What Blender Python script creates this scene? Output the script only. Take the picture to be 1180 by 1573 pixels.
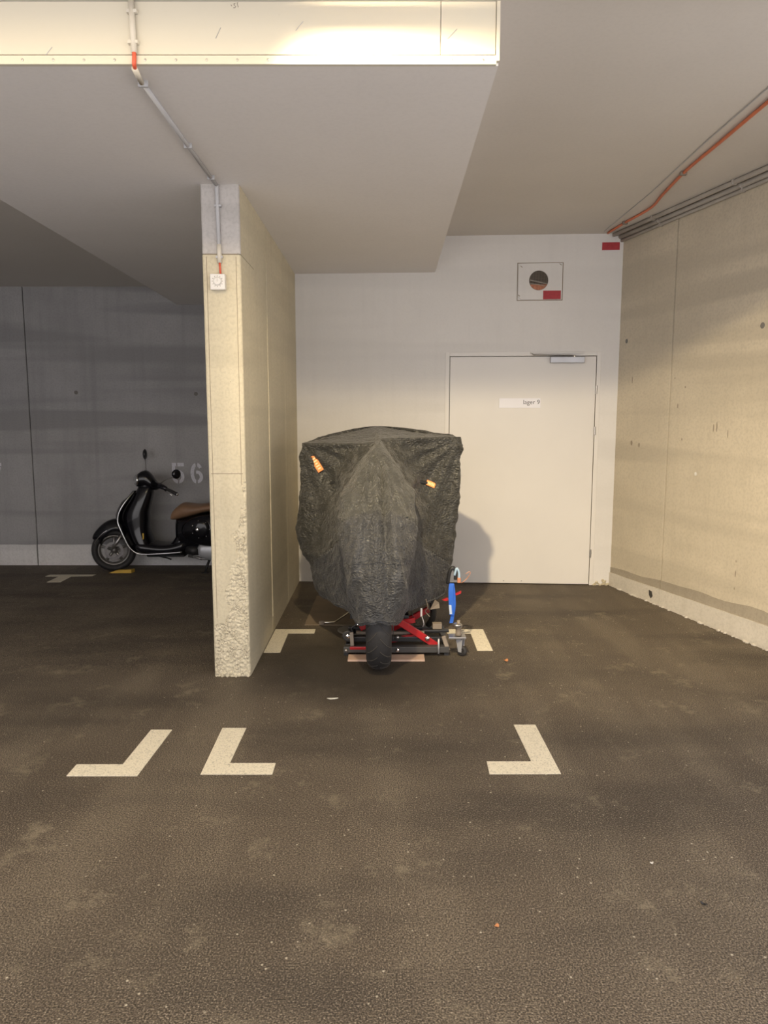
import bpy, bmesh, math, random
from mathutils import Vector, Matrix, noise as mnoise

for o in list(bpy.data.objects): bpy.data.objects.remove(o)
scene = bpy.context.scene
C = scene.collection
random.seed(7)
PI = math.pi

# ---------------------------------------------------------------- camera
FPX = 1135.0
cam_d = bpy.data.cameras.new('camera'); cam = bpy.data.objects.new('camera', cam_d); C.objects.link(cam)
cam.location = (0, 0, 1.5)
cam.rotation_euler = (PI/2 - math.atan((786.5-640)/FPX), 0, 0)
cam_d.sensor_fit = 'VERTICAL'; cam_d.sensor_height = 36.0; cam_d.lens = 36.0*FPX/1573
cam_d.clip_start = 0.05; cam_d.clip_end = 100
scene.camera = cam

# ---------------------------------------------------------------- world / light / exposure
LAMP_COL = (1.0, 0.80, 0.50); LAMP_STRENGTH = 42.0
LAMP = (0.04, 1.98, 2.905); LAMP_SIZE = (1.15, 0.17)
world = bpy.data.worlds.new('world'); scene.world = world; world.use_nodes = True
wn = world.node_tree.nodes['Background']; wn.inputs[0].default_value = (1.0, 0.955, 0.95, 1); wn.inputs[1].default_value = 2.45
SPOT = (-0.22, 2.24, 2.900); SPOT_AIM = (1.70, 6.4, 0.95); SPOT_W = 720.0  # flood spot added out of view to brighten the door and back wall
sd_ = bpy.data.lights.new('added_flood', 'SPOT'); sd_.energy = SPOT_W; sd_.color = LAMP_COL; sd_.shadow_soft_size = 0.045
sd_.spot_size = math.radians(88); sd_.spot_blend = 1.0
spot = bpy.data.objects.new('added_flood_beam', sd_); C.objects.link(spot); spot.location = SPOT
spot.rotation_euler = (Vector(SPOT_AIM)-Vector(SPOT)).to_track_quat('-Z', 'Y').to_euler()
scene.view_settings.view_transform = 'Standard'; scene.view_settings.look = 'None'
scene.view_settings.exposure = 0.0; scene.view_settings.gamma = 1.0; scene.view_settings.use_curve_mapping = False

# ---------------------------------------------------------------- materials
def nt(name):
    m = bpy.data.materials.new(name); m.use_nodes = True
    return m, m.node_tree.nodes, m.node_tree.links, m.node_tree.nodes['Principled BSDF']
def c4(c): return (c[0], c[1], c[2], 1)
def mul(c, k): return tuple(min(1, v*k) for v in c)
def mixc(N, L, fac, a, b, mode='MIX'):
    n = N.new('ShaderNodeMix'); n.data_type = 'RGBA'; n.blend_type = mode
    for sock, v in ((n.inputs[0], fac), (n.inputs[6], a), (n.inputs[7], b)):
        if hasattr(v, 'links'): L.new(v, sock)
        else: sock.default_value = c4(v) if isinstance(v, tuple) else v
    return n.outputs[2]
def tex(N, L, kind, vec, scale, **kw):
    n = N.new('ShaderNodeTex'+kind)
    if vec is not None: L.new(vec, n.inputs['Vector'])
    n.inputs['Scale'].default_value = scale
    for k, v in kw.items():
        if k in n.inputs: n.inputs[k].default_value = v
        else: setattr(n, k, v)
    return n
def ramp(N, L, val, *stops):
    n = N.new('ShaderNodeValToRGB'); L.new(val, n.inputs[0])
    e = n.color_ramp.elements
    while len(e) < len(stops): e.new(0.5)
    for k, (p, v) in enumerate(stops):
        e[k].position = p; e[k].color = (v, v, v, 1) if not isinstance(v, tuple) else c4(v)
    return n.outputs[0]
def mapping(N, L, scale=(1,1,1), loc=(0,0,0)):
    t = N.new('ShaderNodeTexCoord'); m = N.new('ShaderNodeMapping')
    L.new(t.outputs['Object'], m.inputs[0]); m.inputs['Scale'].default_value = scale; m.inputs['Location'].default_value = loc
    return m.outputs[0]
def bumpn(N, L, h, strength, dist=0.02):
    b = N.new('ShaderNodeBump'); b.inputs['Strength'].default_value = strength; b.inputs['Distance'].default_value = dist
    L.new(h, b.inputs['Height']); return b.outputs[0]
MATS = {}
def M(name, col, rough=0.6, metal=0.0, var=0.0, vscale=8.0, bump=0.0, bscale=60.0, coat=0.0, spec=None):
    if name in MATS: return MATS[name]
    m, N, L, P = nt(name)
    P.inputs['Roughness'].default_value = rough; P.inputs['Metallic'].default_value = metal
    P.inputs['Base Color'].default_value = c4(col)
    if coat: P.inputs['Coat Weight'].default_value = coat; P.inputs['Coat Roughness'].default_value = 0.04
    if spec is not None: P.inputs['Specular IOR Level'].default_value = spec
    v = mapping(N, L)
    if var:
        t = tex(N, L, 'Noise', v, vscale, Detail=5.0)
        L.new(mixc(N, L, ramp(N, L, t.outputs[0], (0.3, 0.0), (0.7, 1.0)), mul(col, 1-var), mul(col, 1+var)), P.inputs['Base Color'])
    if bump:
        t = tex(N, L, 'Noise', v, bscale, Detail=4.0)
        L.new(bumpn(N, L, t.outputs[0], bump, 0.01), P.inputs['Normal'])
    MATS[name] = m; return m
def concrete(name, col, streak=0.12, band=0.08, pit=0.5, rough=0.85, stain=None, fine=0.06, tint=None, bump=0.25):
    """cast concrete / painted concrete: mottling, formwork bands, drip streaks, pores"""
    m, N, L, P = nt(name); P.inputs['Roughness'].default_value = rough
    P.inputs['Specular IOR Level'].default_value = 0.25
    v = mapping(N, L)
    big = tex(N, L, 'Noise', v, 1.3, Detail=6.0, Roughness=0.6)
    cc = mixc(N, L, ramp(N, L, big.outputs[0], (0.3, 0.0), (0.72, 1.0)), mul(col, 1-band*1.2), mul(col, 1+band))
    hv = mapping(N, L, (0.06, 0.06, 1.0), (3.1, 0, 0.4))
    hb = tex(N, L, 'Noise', hv, 3.2, Detail=2.0)
    cc = mixc(N, L, ramp(N, L, hb.outputs[0], (0.38, 0.0), (0.46, 1.0), (0.6, 1.0), (0.66, 0.3)), mul(col, 1-band*1.6), cc)
    sv = mapping(N, L, (6, 6, 0.28), (0.7, 1.9, 0))
    st = tex(N, L, 'Noise', sv, 2.2, Detail=5.0)
    sf = ramp(N, L, st.outputs[0], (0.50, 0.0), (0.74, streak*4))
    cc = mixc(N, L, sf, cc, stain or mul(col, 0.55))
    fv = tex(N, L, 'Noise', v, 55, Detail=4.0)
    cc = mixc(N, L, ramp(N, L, fv.outputs[0], (0.35, fine*4), (0.55, 0.0)), cc, mul(col, 0.6))
    vo = tex(N, L, 'Voronoi', v, 26)
    pits = ramp(N, L, vo.outputs['Distance'], (0.035, 1.0), (0.07, 0.0))
    pn = tex(N, L, 'Noise', v, 4.5)
    pg = ramp(N, L, pn.outputs[0], (0.56, 0.0), (0.64, pit))
    pm = N.new('ShaderNodeMath'); pm.operation = 'MULTIPLY'; L.new(pits, pm.inputs[0]); L.new(pg, pm.inputs[1])
    cc = mixc(N, L, pm.outputs[0], cc, mul(col, 0.30))
    L.new(cc, P.inputs['Base Color'])
    L.new(bumpn(N, L, fv.outputs[0], bump, 0.006), P.inputs['Normal'])
    MATS[name] = m; return m
def asphalt(name):
    m, N, L, P = nt(name)
    v = mapping(N, L)
    a = tex(N, L, 'Noise', v, 0.55, Detail=7.0, Roughness=0.62)
    base = mixc(N, L, ramp(N, L, a.outputs[0], (0.33, 0.0), (0.68, 1.0)), (0.100, 0.078, 0.058), (0.175, 0.142, 0.105))
    # tyre scuffs: streaks bent by a wobble
    w = tex(N, L, 'Noise', mapping(N, L, (1.0, 0.18, 1)), 3.0, Detail=5.0)
    base = mixc(N, L, ramp(N, L, w.outputs[0], (0.46, 0.0), (0.62, 0.7)), base, (0.20, 0.165, 0.122))
    w2 = tex(N, L, 'Noise', mapping(N, L, (0.35, 1.0, 1), (5, 2, 0)), 2.2, Detail=5.0)
    base = mixc(N, L, ramp(N, L, w2.outputs[0], (0.47, 0.0), (0.66, 0.7)), base, (0.062, 0.050, 0.040))
    g = tex(N, L, 'Noise', v, 190, Detail=3.0)
    base = mixc(N, L, ramp(N, L, g.outputs[0], (0.38, 0.85), (0.54, 0.0)), base, (0.026, 0.021, 0.016))
    base = mixc(N, L, ramp(N, L, g.outputs[0], (0.56, 0.0), (0.70, 0.6)), base, (0.40, 0.34, 0.26))
    # pale worn patches
    p = tex(N, L, 'Noise', v, 3.4, Detail=9.0, Roughness=0.78)
    base = mixc(N, L, ramp(N, L, p.outputs[0], (0.56, 0.0), (0.68, 0.5)), base, (0.31, 0.265, 0.19))
    # grit specks
    vo = tex(N, L, 'Voronoi', v, 22); 
    sp = ramp(N, L, vo.outputs['Distance'], (0.055, 1.0), (0.10, 0.0))
    sel = tex(N, L, 'WhiteNoise', None, 1) if False else None
    cs = ramp(N, L, vo.outputs['Color'], (0.46, 0.0), (0.60, 0.85))
    mm = N.new('ShaderNodeMath'); mm.operation = 'MULTIPLY'; L.new(sp, mm.inputs[0]); L.new(cs, mm.inputs[1])
    base = mixc(N, L, mm.outputs[0], base, (0.55, 0.50, 0.40))
    vo2 = tex(N, L, 'Voronoi', v, 60)
    sp2 = ramp(N, L, vo2.outputs['Distance'], (0.10, 1.0), (0.16, 0.0)); cs2 = ramp(N, L, vo2.outputs['Color'], (0.58, 0.0), (0.68, 0.55))
    m2 = N.new('ShaderNodeMath'); m2.operation = 'MULTIPLY'; L.new(sp2, m2.inputs[0]); L.new(cs2, m2.inputs[1])
    base = mixc(N, L, m2.outputs[0], base, (0.48, 0.42, 0.33))
    # floor colour darkened under the motorcycle, fading out to a wobbly edge
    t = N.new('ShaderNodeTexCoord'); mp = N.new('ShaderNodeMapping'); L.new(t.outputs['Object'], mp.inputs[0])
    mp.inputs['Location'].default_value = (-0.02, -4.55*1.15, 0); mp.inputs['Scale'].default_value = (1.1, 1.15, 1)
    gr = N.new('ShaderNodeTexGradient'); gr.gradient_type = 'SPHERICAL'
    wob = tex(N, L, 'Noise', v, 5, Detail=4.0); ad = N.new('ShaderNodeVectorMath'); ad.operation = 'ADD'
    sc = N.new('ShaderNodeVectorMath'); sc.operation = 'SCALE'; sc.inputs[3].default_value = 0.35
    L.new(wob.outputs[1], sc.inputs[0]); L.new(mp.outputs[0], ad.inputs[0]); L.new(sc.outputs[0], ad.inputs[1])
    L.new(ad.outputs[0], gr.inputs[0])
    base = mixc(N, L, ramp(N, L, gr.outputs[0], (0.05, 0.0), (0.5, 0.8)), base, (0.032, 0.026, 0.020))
    L.new(base, P.inputs['Base Color'])
    L.new(ramp(N, L, a.outputs[0], (0.3, 0.62), (0.7, 0.82)), P.inputs['Roughness'])
    P.inputs['Specular IOR Level'].default_value = 0.35
    g2 = tex(N, L, 'Noise', v, 120, Detail=5.0)
    L.new(bumpn(N, L, g2.outputs[0], 0.7, 0.011), P.inputs['Normal'])
    return m
def fabric(name, col):
    m, N, L, P = nt(name)
    P.inputs['Roughness'].default_value = 0.42; P.inputs['Specular IOR Level'].default_value = 0.5
    P.inputs['Sheen Weight'].default_value = 0.15
    v = mapping(N, L)
    a = tex(N, L, 'Noise', v, 5, Detail=6.0)
    L.new(mixc(N, L, ramp(N, L, a.outputs[0], (0.3, 0.0), (0.7, 1.0)), mul(col, 0.8), mul(col, 1.25)), P.inputs['Base Color'])
    w1 = tex(N, L, 'Noise', mapping(N, L, (1, 1, 0.7)), 16, Detail=5.0, Roughness=0.6, Distortion=1.2)
    w2 = tex(N, L, 'Voronoi', mapping(N, L, (1, 1, 1.9)), 34, feature='DISTANCE_TO_EDGE')
    mx = N.new('ShaderNodeMath'); mx.operation = 'MULTIPLY_ADD'; L.new(w2.outputs[0], mx.inputs[0]); mx.inputs[1].default_value = 0.35; L.new(w1.outputs[0], mx.inputs[2])
    L.new(bumpn(N, L, mx.outputs[0], 0.8, 0.030), P.inputs['Normal'])
    MATS[name] = m; return m
def worn_paint(name, col, under):
    m, N, L, P = nt(name); P.inputs['Roughness'].default_value = 0.8
    v = mapping(N, L); n = tex(N, L, 'Noise', v, 38, Detail=6.0, Roughness=0.75); n2 = tex(N, L, 'Noise', v, 160, Detail=3.0)
    b = mixc(N, L, ramp(N, L, n.outputs[0], (0.30, 0.8), (0.40, 0.0)), col, under)
    b = mixc(N, L, ramp(N, L, n2.outputs[0], (0.36, 0.55), (0.48, 0.0)), b, mul(col, 0.45))
    L.new(b, P.inputs['Base Color']); L.new(bumpn(N, L, n2.outputs[0], 0.5, 0.006), P.inputs['Normal'])
    MATS[name] = m; return m
def emit(name, col, s):
    m, N, L, P = nt(name); P.inputs['Base Color'].default_value = (0.8, 0.8, 0.8, 1)
    P.inputs['Emission Color'].default_value = c4(col); P.inputs['Emission Strength'].default_value = s
    MATS[name] = m; return m

m_floor = asphalt('asphalt')
m_fin = concrete('painted_concrete_cream', (0.60, 0.54, 0.40), streak=0.05, band=0.05, pit=0.8, stain=(0.40, 0.35, 0.25), bump=0.5)
m_right = concrete('concrete_beige', (0.62, 0.555, 0.44), streak=0.03, band=0.09, pit=0.5, stain=(0.40, 0.35, 0.26))
m_left = concrete('concrete_grey', (0.41, 0.405, 0.41), streak=0.06, band=0.14, pit=0.4)
m_back = concrete('painted_wall_white', (0.76, 0.745, 0.725), streak=0.015, band=0.035, pit=0.1, fine=0.01, bump=0.12)
m_ceil = concrete('ceiling_plaster', (0.68, 0.645, 0.60), streak=0.0, band=0.03, pit=0.1, fine=0.015, bump=0.12)
m_soffit = concrete('soffit_plaster', (0.79, 0.765, 0.75), streak=0.0, band=0.02, pit=0.1, fine=0.015, bump=0.12)
m_face = concrete('bulkhead_white', (0.64, 0.60, 0.50), streak=0.0, band=0.02, pit=0.1, fine=0.0, bump=0.05)
m_band = concrete('skirting_paint', (0.66, 0.62, 0.55), streak=0.05, band=0.08, pit=0.4, stain=(0.42, 0.38, 0.31), bump=0.5)
m_band2 = concrete('skirting_paint_white', (0.78, 0.765, 0.76), streak=0.05, band=0.08, pit=0.4, stain=(0.5, 0.48, 0.45), bump=0.5)
m_stain = concrete('damp_cement_band', (0.40, 0.355, 0.285), streak=0.05, band=0.08, pit=0.4)
m_mark = worn_paint('road_marking_paint', (0.78, 0.72, 0.58), (0.20, 0.16, 0.12))
m_num = worn_paint('stencil_paint', (0.74, 0.74, 0.80), (0.55, 0.55, 0.58))
m_door = M('door_white', (0.77, 0.75, 0.72), 0.45, var=0.02, vscale=2)
m_dark = M('shadow_gap', (0.05, 0.045, 0.04), 0.9)
m_grey = M('conduit_grey', (0.46, 0.46, 0.47), 0.5)
m_conduit = M('conduit_cream', (0.62, 0.58, 0.50), 0.5)
m_pipe = M('conduit_wall_grey', (0.42, 0.39, 0.35), 0.55, var=0.08)
m_red = M('cable_red', (0.62, 0.10, 0.05), 0.45)
m_orange = M('conduit_orange', (0.62, 0.17, 0.07), 0.45, var=0.1)
m_label = M('label_red', (0.40, 0.028, 0.038), 0.55, var=0.12, vscale=40)
m_white = M('white_plastic', (0.72, 0.70, 0.67), 0.4)
m_alu = M('aluminium', (0.48, 0.49, 0.52), 0.4, 0.4, var=0.05)
m_steel = M('steel', (0.42, 0.41, 0.40), 0.35, 0.9)
m_chrome = M('chrome', (0.82, 0.82, 0.83), 0.12, 1.0)
m_black = M('black_plastic', (0.016, 0.016, 0.017), 0.5)
m_blackmetal = M('black_enamel', (0.018, 0.018, 0.020), 0.38, 0.0, coat=0.2)
m_gloss = M('gloss_black_paint', (0.006, 0.006, 0.009), 0.22, 0.0, coat=0.35, spec=0.3)
m_rubber = M('rubber', (0.026, 0.025, 0.026), 0.68, bump=0.3, bscale=30, var=0.2)
m_redpaint = M('red_enamel', (0.40, 0.012, 0.016), 0.32, coat=0.4)
m_tan = M('tan_steel', (0.24, 0.20, 0.16), 0.6, var=0.15)
m_brownseat = M('brown_vinyl', (0.26, 0.15, 0.085), 0.5, var=0.12, bump=0.2, bscale=120)
m_rimgrey = M('wheel_rim_grey', (0.24, 0.23, 0.22), 0.35, 0.7)
m_glass = M('lens_glass', (0.55, 0.56, 0.58), 0.08, 0.6)
m_blue = M('blue_webbing', (0.02, 0.13, 0.62), 0.55, bump=0.3, bscale=300)
m_wood = M('raw_plank', (0.52, 0.37, 0.29), 0.7, var=0.12, vscale=14)
m_card = M('cardboard', (0.20, 0.155, 0.11), 0.85, var=0.10)
m_yellow = M('yellow_plastic', (0.62, 0.40, 0.06), 0.55, var=0.1)
m_patch = M('orange_patch', (0.85, 0.25, 0.06), 0.5)
m_patchlight = M('pale_print', (0.85, 0.62, 0.38), 0.5)
m_cov1 = fabric('cover_nylon_olive', (0.022, 0.0215, 0.0185))
m_cov2 = fabric('cover_nylon_blueblack', (0.020, 0.022, 0.027))
m_cov3 = fabric('cover_nylon_grey', (0.040, 0.040, 0.036)); m_cov4 = fabric('cover_nylon_slate', (0.035, 0.036, 0.038))
m_lampdiff = emit('lamp_diffuser', LAMP_COL, LAMP_STRENGTH)

# ---------------------------------------------------------------- helpers
def link(name, me, mat, parent=None, smooth=False):
    o = bpy.data.objects.new(name, me); C.objects.link(o)
    if mat is not None: me.materials.append(mat)
    if parent is not None: o.parent = parent
    if smooth:
        for p in me.polygons: p.use_smooth = True
    return o
def obj(name, bm, mat, parent=None, smooth=False):
    bmesh.ops.recalc_face_normals(bm, faces=bm.faces)
    me = bpy.data.meshes.new(name); bm.to_mesh(me); bm.free()
    return link(name, me, mat, parent, smooth)
def tag(o, label, cat, group=None):
    o['label'] = label; o['category'] = cat
    if group: o['group'] = group
    return o
def struct(o): o['kind'] = 'structure'; return o
def empty(name, loc=(0,0,0), rz=0.0):
    o = bpy.data.objects.new(name, None); C.objects.link(o); o.location = loc; o.rotation_euler = (0, 0, rz); o.empty_display_size = 0.1
    return o
def NB(): return bmesh.new()
def box(bm, x0, x1, y0, y1, z0, z1, bev=0.0, mat=None):
    vs = [bm.verts.new((x, y, z)) for x in (x0, x1) for y in (y0, y1) for z in (z0, z1)]
    idx = [(0,1,3,2), (4,6,7,5), (0,4,5,1), (2,3,7,6), (0,2,6,4), (1,5,7,3)]
    fs = [bm.faces.new([vs[i] for i in f]) for f in idx]
    if bev:
        es = list({e for f in fs for e in f.edges})
        r = bmesh.ops.bevel(bm, geom=es, offset=bev, segments=2, affect='EDGES', profile=0.6)
        vs = list({v for f in r['faces'] for v in f.verts} | {v for v in vs if v.is_valid})
    if mat is not None:
        for v in vs: v.co = mat @ v.co
    return vs
def prism(bm, pts, d):
    """closed polygon pts (Vectors) extruded by vector d"""
    a = [bm.verts.new(p) for p in pts]; b = [bm.verts.new(Vector(p)+Vector(d)) for p in pts]
    n = len(pts); bm.faces.new(a); bm.faces.new(b[::-1])
    for i in range(n): bm.faces.new((a[i], a[(i+1) % n], b[(i+1) % n], b[i]))
def smooth_path(pts, n=8):
    P = [Vector(p) for p in pts]; out = []
    for i in range(len(P)-1):
        p0 = P[max(i-1, 0)]; p1 = P[i]; p2 = P[i+1]; p3 = P[min(i+2, len(P)-1)]
        for k in range(n):
            t = k/n
            out.append(0.5*((2*p1)+(p2-p0)*t+(2*p0-5*p1+4*p2-p3)*t*t+(-p0+3*p1-3*p2+p3)*t**3))
    out.append(P[-1]); return out
def tube(bm, pts, r, seg=10, rads=None, flat=1.0):
    P = [Vector(p) for p in pts]; rings = []
    up = Vector((0, 0, 1)); prev = None
    for i, p in enumerate(P):
        t = (P[min(i+1, len(P)-1)] - P[max(i-1, 0)]).normalized()
        if prev is None:
            a = t.cross(up)
            if a.length < 0.05: a = t.cross(Vector((1, 0, 0)))
        else:
            a = prev - t*prev.dot(t)
        a.normalize(); prev = a; b = t.cross(a).normalized()
        rr = rads[i] if rads else r
        rings.append([bm.verts.new(p + a*math.cos(2*PI*k/seg)*rr + b*math.sin(2*PI*k/seg)*rr*flat) for k in range(seg)])
    for A, B in zip(rings, rings[1:]):
        for k in range(seg): bm.faces.new((A[k], A[(k+1) % seg], B[(k+1) % seg], B[k]))
    bm.faces.new(rings[0][::-1]); bm.faces.new(rings[-1])
def rings_loft(bm, rings, cap=True):
    R = [[bm.verts.new(p) for p in r] for r in rings]; n = len(R[0])
    for A, B in zip(R, R[1:]):
        for k in range(n): bm.faces.new((A[k], A[(k+1) % n], B[(k+1) % n], B[k]))
    if cap: bm.faces.new(R[0][::-1]); bm.faces.new(R[-1])
def lathe(bm, prof, centre, axis='y', seg=32, mat=None):
    """profile [(radius, offset along axis)], closed if first == last"""
    c = Vector(centre); R = []
    for r, h in prof:
        ring = []
        for k in range(seg):
            a = 2*PI*k/seg; u, w = r*math.cos(a), r*math.sin(a)
            p = {'x': Vector((h, u, w)), 'y': Vector((u, h, w)), 'z': Vector((u, w, h))}[axis]
            if mat is not None: p = mat @ p
            ring.append(bm.verts.new(c+p))
        R.append(ring)
    for A, B in zip(R, R[1:]):
        for k in range(seg): bm.faces.new((A[k], A[(k+1) % seg], B[(k+1) % seg], B[k]))
    closed = prof[0] == prof[-1]
    if not closed:
        if prof[0][0] > 1e-4: bm.faces.new(R[0][::-1])
        if prof[-1][0] > 1e-4: bm.faces.new(R[-1])
    else: bmesh.ops.remove_doubles(bm, verts=bm.verts, dist=1e-6)
def text_mesh(s, size, depth):
    cu = bpy.data.curves.new('t', 'FONT'); cu.body = s; cu.size = size; cu.extrude = depth
    o = bpy.data.objects.new('t', cu); C.objects.link(o)
    bpy.context.view_layer.update()
    me = bpy.data.meshes.new_from_object(o.evaluated_get(bpy.context.evaluated_depsgraph_get()))
    bpy.data.objects.remove(o); return me
class Plane2:
    """a vertical wall line in plan: u along the wall from A to B, w out of the wall towards the room, z up"""
    def __init__(s, A, B):
        s.A = Vector((A[0], A[1], 0)); d = Vector((B[0]-A[0], B[1]-A[1], 0)); s.len = d.length
        s.d = d.normalized(); s.n = Vector((s.d.y, -s.d.x, 0))
        if s.n.dot(Vector((0, 3, 0))-s.A) < 0: s.n = -s.n
        s.m = Matrix(((s.d.x, s.n.x, 0, s.A.x), (s.d.y, s.n.y, 0, s.A.y), (0, 0, 1, 0), (0, 0, 0, 1)))
    def p(s, u, w, z): return s.m @ Vector((u, w, z))
    def box(s, bm, u0, u1, w0, w1, z0, z1, bev=0.0): return box(bm, u0, u1, w0, w1, z0, z1, bev, s.m)

BW = Plane2((-0.777, 6.648), (2.026, 6.489))
RW = Plane2((2.026, 6.489), (2.486, 4.628))
SLOPE = 0.049; SIDE_Y = 1.5
def floor_z(x, y):
    k = min(1.0, max(0.0, (-0.80-x)/0.16))
    return -SLOPE*max(0.0, y-4.2)*k

# ================================================================ structure
# floor
xs = [-5.2, -4, -3, -2, -1.2, -0.98, -0.9, -0.8, -0.4, 0, 0.6, 1.2, 1.8, 2.4, 3.2, 4.0]
ys = [-0.9, 0, 1, 2, 3, 4.2, 5, 6, 7, 8, 8.55]
bm = NB(); g = [[bm.verts.new((x, y, floor_z(x, y))) for x in xs] for y in ys]
for j in range(len(ys)-1):
    for i in range(len(xs)-1): bm.faces.new((g[j][i], g[j][i+1], g[j+1][i+1], g[j+1][i]))
floor = struct(obj('floor', bm, m_floor))
# ceiling: lane strip, left bay, right bay (the right one rises a little to the back)
bm = NB()
def slabq(bm, q, t=0.15):
    prism(bm, [Vector(p) for p in q], (0, 0, t))
slabq(bm, [(-5.2, -0.9, 2.94), (4.0, -0.9, 2.94), (4.0, 2.74, 2.94), (0.41, 2.74, 2.94), (0.41, 2.80, 2.94), (-5.2, 2.80, 2.94)])
slabq(bm, [(0.36, 2.735, 3.035), (4.0, 2.735, 3.035), (4.0, 6.75, 3.035), (0.36, 6.75, 3.035)])
slabq(bm, [(-5.2, 2.80, 2.94), (-2.2, 2.80, 2.94), (-2.2, 8.6, 2.925), (-5.2, 8.6, 2.925)])
ceiling = struct(obj('ceiling', bm, m_ceil))
# bulkhead (dropped box) with faced front, edge trim and fixings
bulk = struct(empty('ceiling_bulkhead', (0, 0, 0)))
bm = NB()
BX0, BX1, BY, BZ = -2.30, 0.405, 2.79, 2.733
pts = [Vector((-2.16, 2.80, BZ)), Vector((0.405, 2.80, BZ)), Vector((0.44, 6.70, BZ)), Vector((-0.9, 6.70, BZ)), Vector((-0.9, 8.5, BZ)), Vector((-2.295, 8.5, BZ))]
prism(bm, pts, (0, 0, 0.33)); obj('soffit', bm, m_soffit, bulk)
for a, b in ((-2.16, 0.1975), (0.2, 0.392)):
    bm = NB(); box(bm, a, b, 2.787, 2.80, 2.765, 2.938, 0.0012); obj('face_panel', bm, m_face, bulk)
bm = NB(); box(bm, -2.16, 0.396, 2.782, 2.80, 2.731, 2.7605, 0.002); obj('edge_trim', bm, m_face, bulk)
bm = NB(); box(bm, 0.394, 0.407, 2.781, 2.80, 2.742, 2.938, 0.002); obj('corner_trim', bm, m_face, bulk)
bm = NB(); lathe(bm, [(0.0045, 0.0), (0.004, -0.002), (0.0, -0.003)], (0, 0, 0), 'y', 10); scr = None
me = bpy.data.meshes.new('screw'); bm.to_mesh(me); bm.free(); me.materials.append(m_steel)
for i in range(17):
    o = bpy.data.objects.new('screw', me); C.objects.link(o); o.parent = bulk; o.location = (-1.38+i*0.108, 2.782, 2.745)
for px, pz, l, ang in ((-1.179, 2.776, .035, 48), (-0.582, 2.835, .04, 62), (-0.296, 2.858, .04, 48), (0.24, 2.832, .045, 45), (-0.12, 2.80, .02, 40)):
    bm = NB(); dx, dz = math.cos(math.radians(ang))*l/2, math.sin(math.radians(ang))*l/2
    tube(bm, [(px-dx, 2.786, pz-dz), (px+dx, 2.786, pz+dz)], 0.0012, 6); obj('wire_clip', bm, m_steel, bulk)
# pencilled site mark on the face: a looped figure
for pts in ([(-.527,2.929),(-.520,2.931),(-.524,2.925),(-.518,2.922),(-.521,2.917),(-.527,2.917)], [(-.511,2.935),(-.513,2.930),(-.509,2.919)], [(-.535,2.927),(-.532,2.922)]):
    bm = NB(); tube(bm, [(x, 2.7865, z) for x, z in pts], 0.0010, 5); obj('pencil_mark', bm, m_tan, bulk)

# back wall with the door opening
bm = NB()
BW.box(bm, -0.02, 1.352, -0.2, 0, -0.05, 3.05); BW.box(bm, 2.642, BW.len+0.02, -0.2, 0, -0.05, 3.05)
BW.box(bm, 1.352, 2.642, -0.2, 0, 2.035, 3.05)
bm2 = NB()
wb = struct(obj('wall_back', bm, m_back))
# crumbled mortar at the foot of the wall, right of the door
bm = NB()
for k in range(26):
    u = 2.655+random.random()*0.15; r = 0.006+random.random()*0.014; z = 0.002+random.random()**2*0.05*(1-(abs(u-2.74)/0.12))
    bmesh.ops.create_icosphere(bm, subdivisions=1, radius=r, matrix=Matrix.Translation(BW.p(u, 0.004, max(0.003, z))) @ Matrix.Diagonal((1, 0.8, 0.6, 1)))
cm = obj('crumbled_mortar', bm, m_fin, wb); cm['kind'] = 'stuff'
# right wall: two cast panels with an open joint
wr = struct(empty('wall_right', RW.p(0, 0, 0)))
wr.location = (0, 0, 0)
bm = NB(); RW.box(bm, -0.3, 3.2, -0.25, -0.02, -0.05, 3.2); obj('core', bm, m_dark, wr)
RJ = 0.745
for a, b in ((-0.05, RJ-0.006), (RJ+0.006, 3.2)):
    bm = NB(); RW.box(bm, a, b, -0.03, 0.0, -0.03, 3.12, 0.004); obj('panel', bm, m_right, wr)
def cone_hole(bm, P, u, z, r=0.017):
    c = P.p(u, 0.0015, z)
    ring = [bm.verts.new(c + P.d*math.cos(a)*r + Vector((0, 0, 1))*math.sin(a)*r) for a in [2*PI*k/14 for k in range(14)]]
    inn = [bm.verts.new(c + P.n*0.0015 + P.d*math.cos(a)*r*.55 + Vector((0, 0, 1))*math.sin(a)*r*.55) for a in [2*PI*k/14 for k in range(14)]]
    for k in range(14): bm.faces.new((ring[k], ring[(k+1) % 14], inn[(k+1) % 14], inn[k]))
    bm.faces.new(inn)
m_plug = M('plug_dark', (0.20, 0.19, 0.175), 0.9); m_chip = M('chip_white', (0.75, 0.73, 0.68), 0.8); m_scuff = M('scuff_brown', (0.30, 0.25, 0.19), 0.9)
for u, z, r in ((0.112, 2.133, .019), (1.684, 2.08, .020)):
    bm = NB(); cone_hole(bm, RW, u, z, r); obj('tie_hole', bm, m_plug, wr)
bm = NB(); cone_hole(bm, RW, 1.102, 1.083, 0.014); obj('chip', bm, m_chip, wr)
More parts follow.
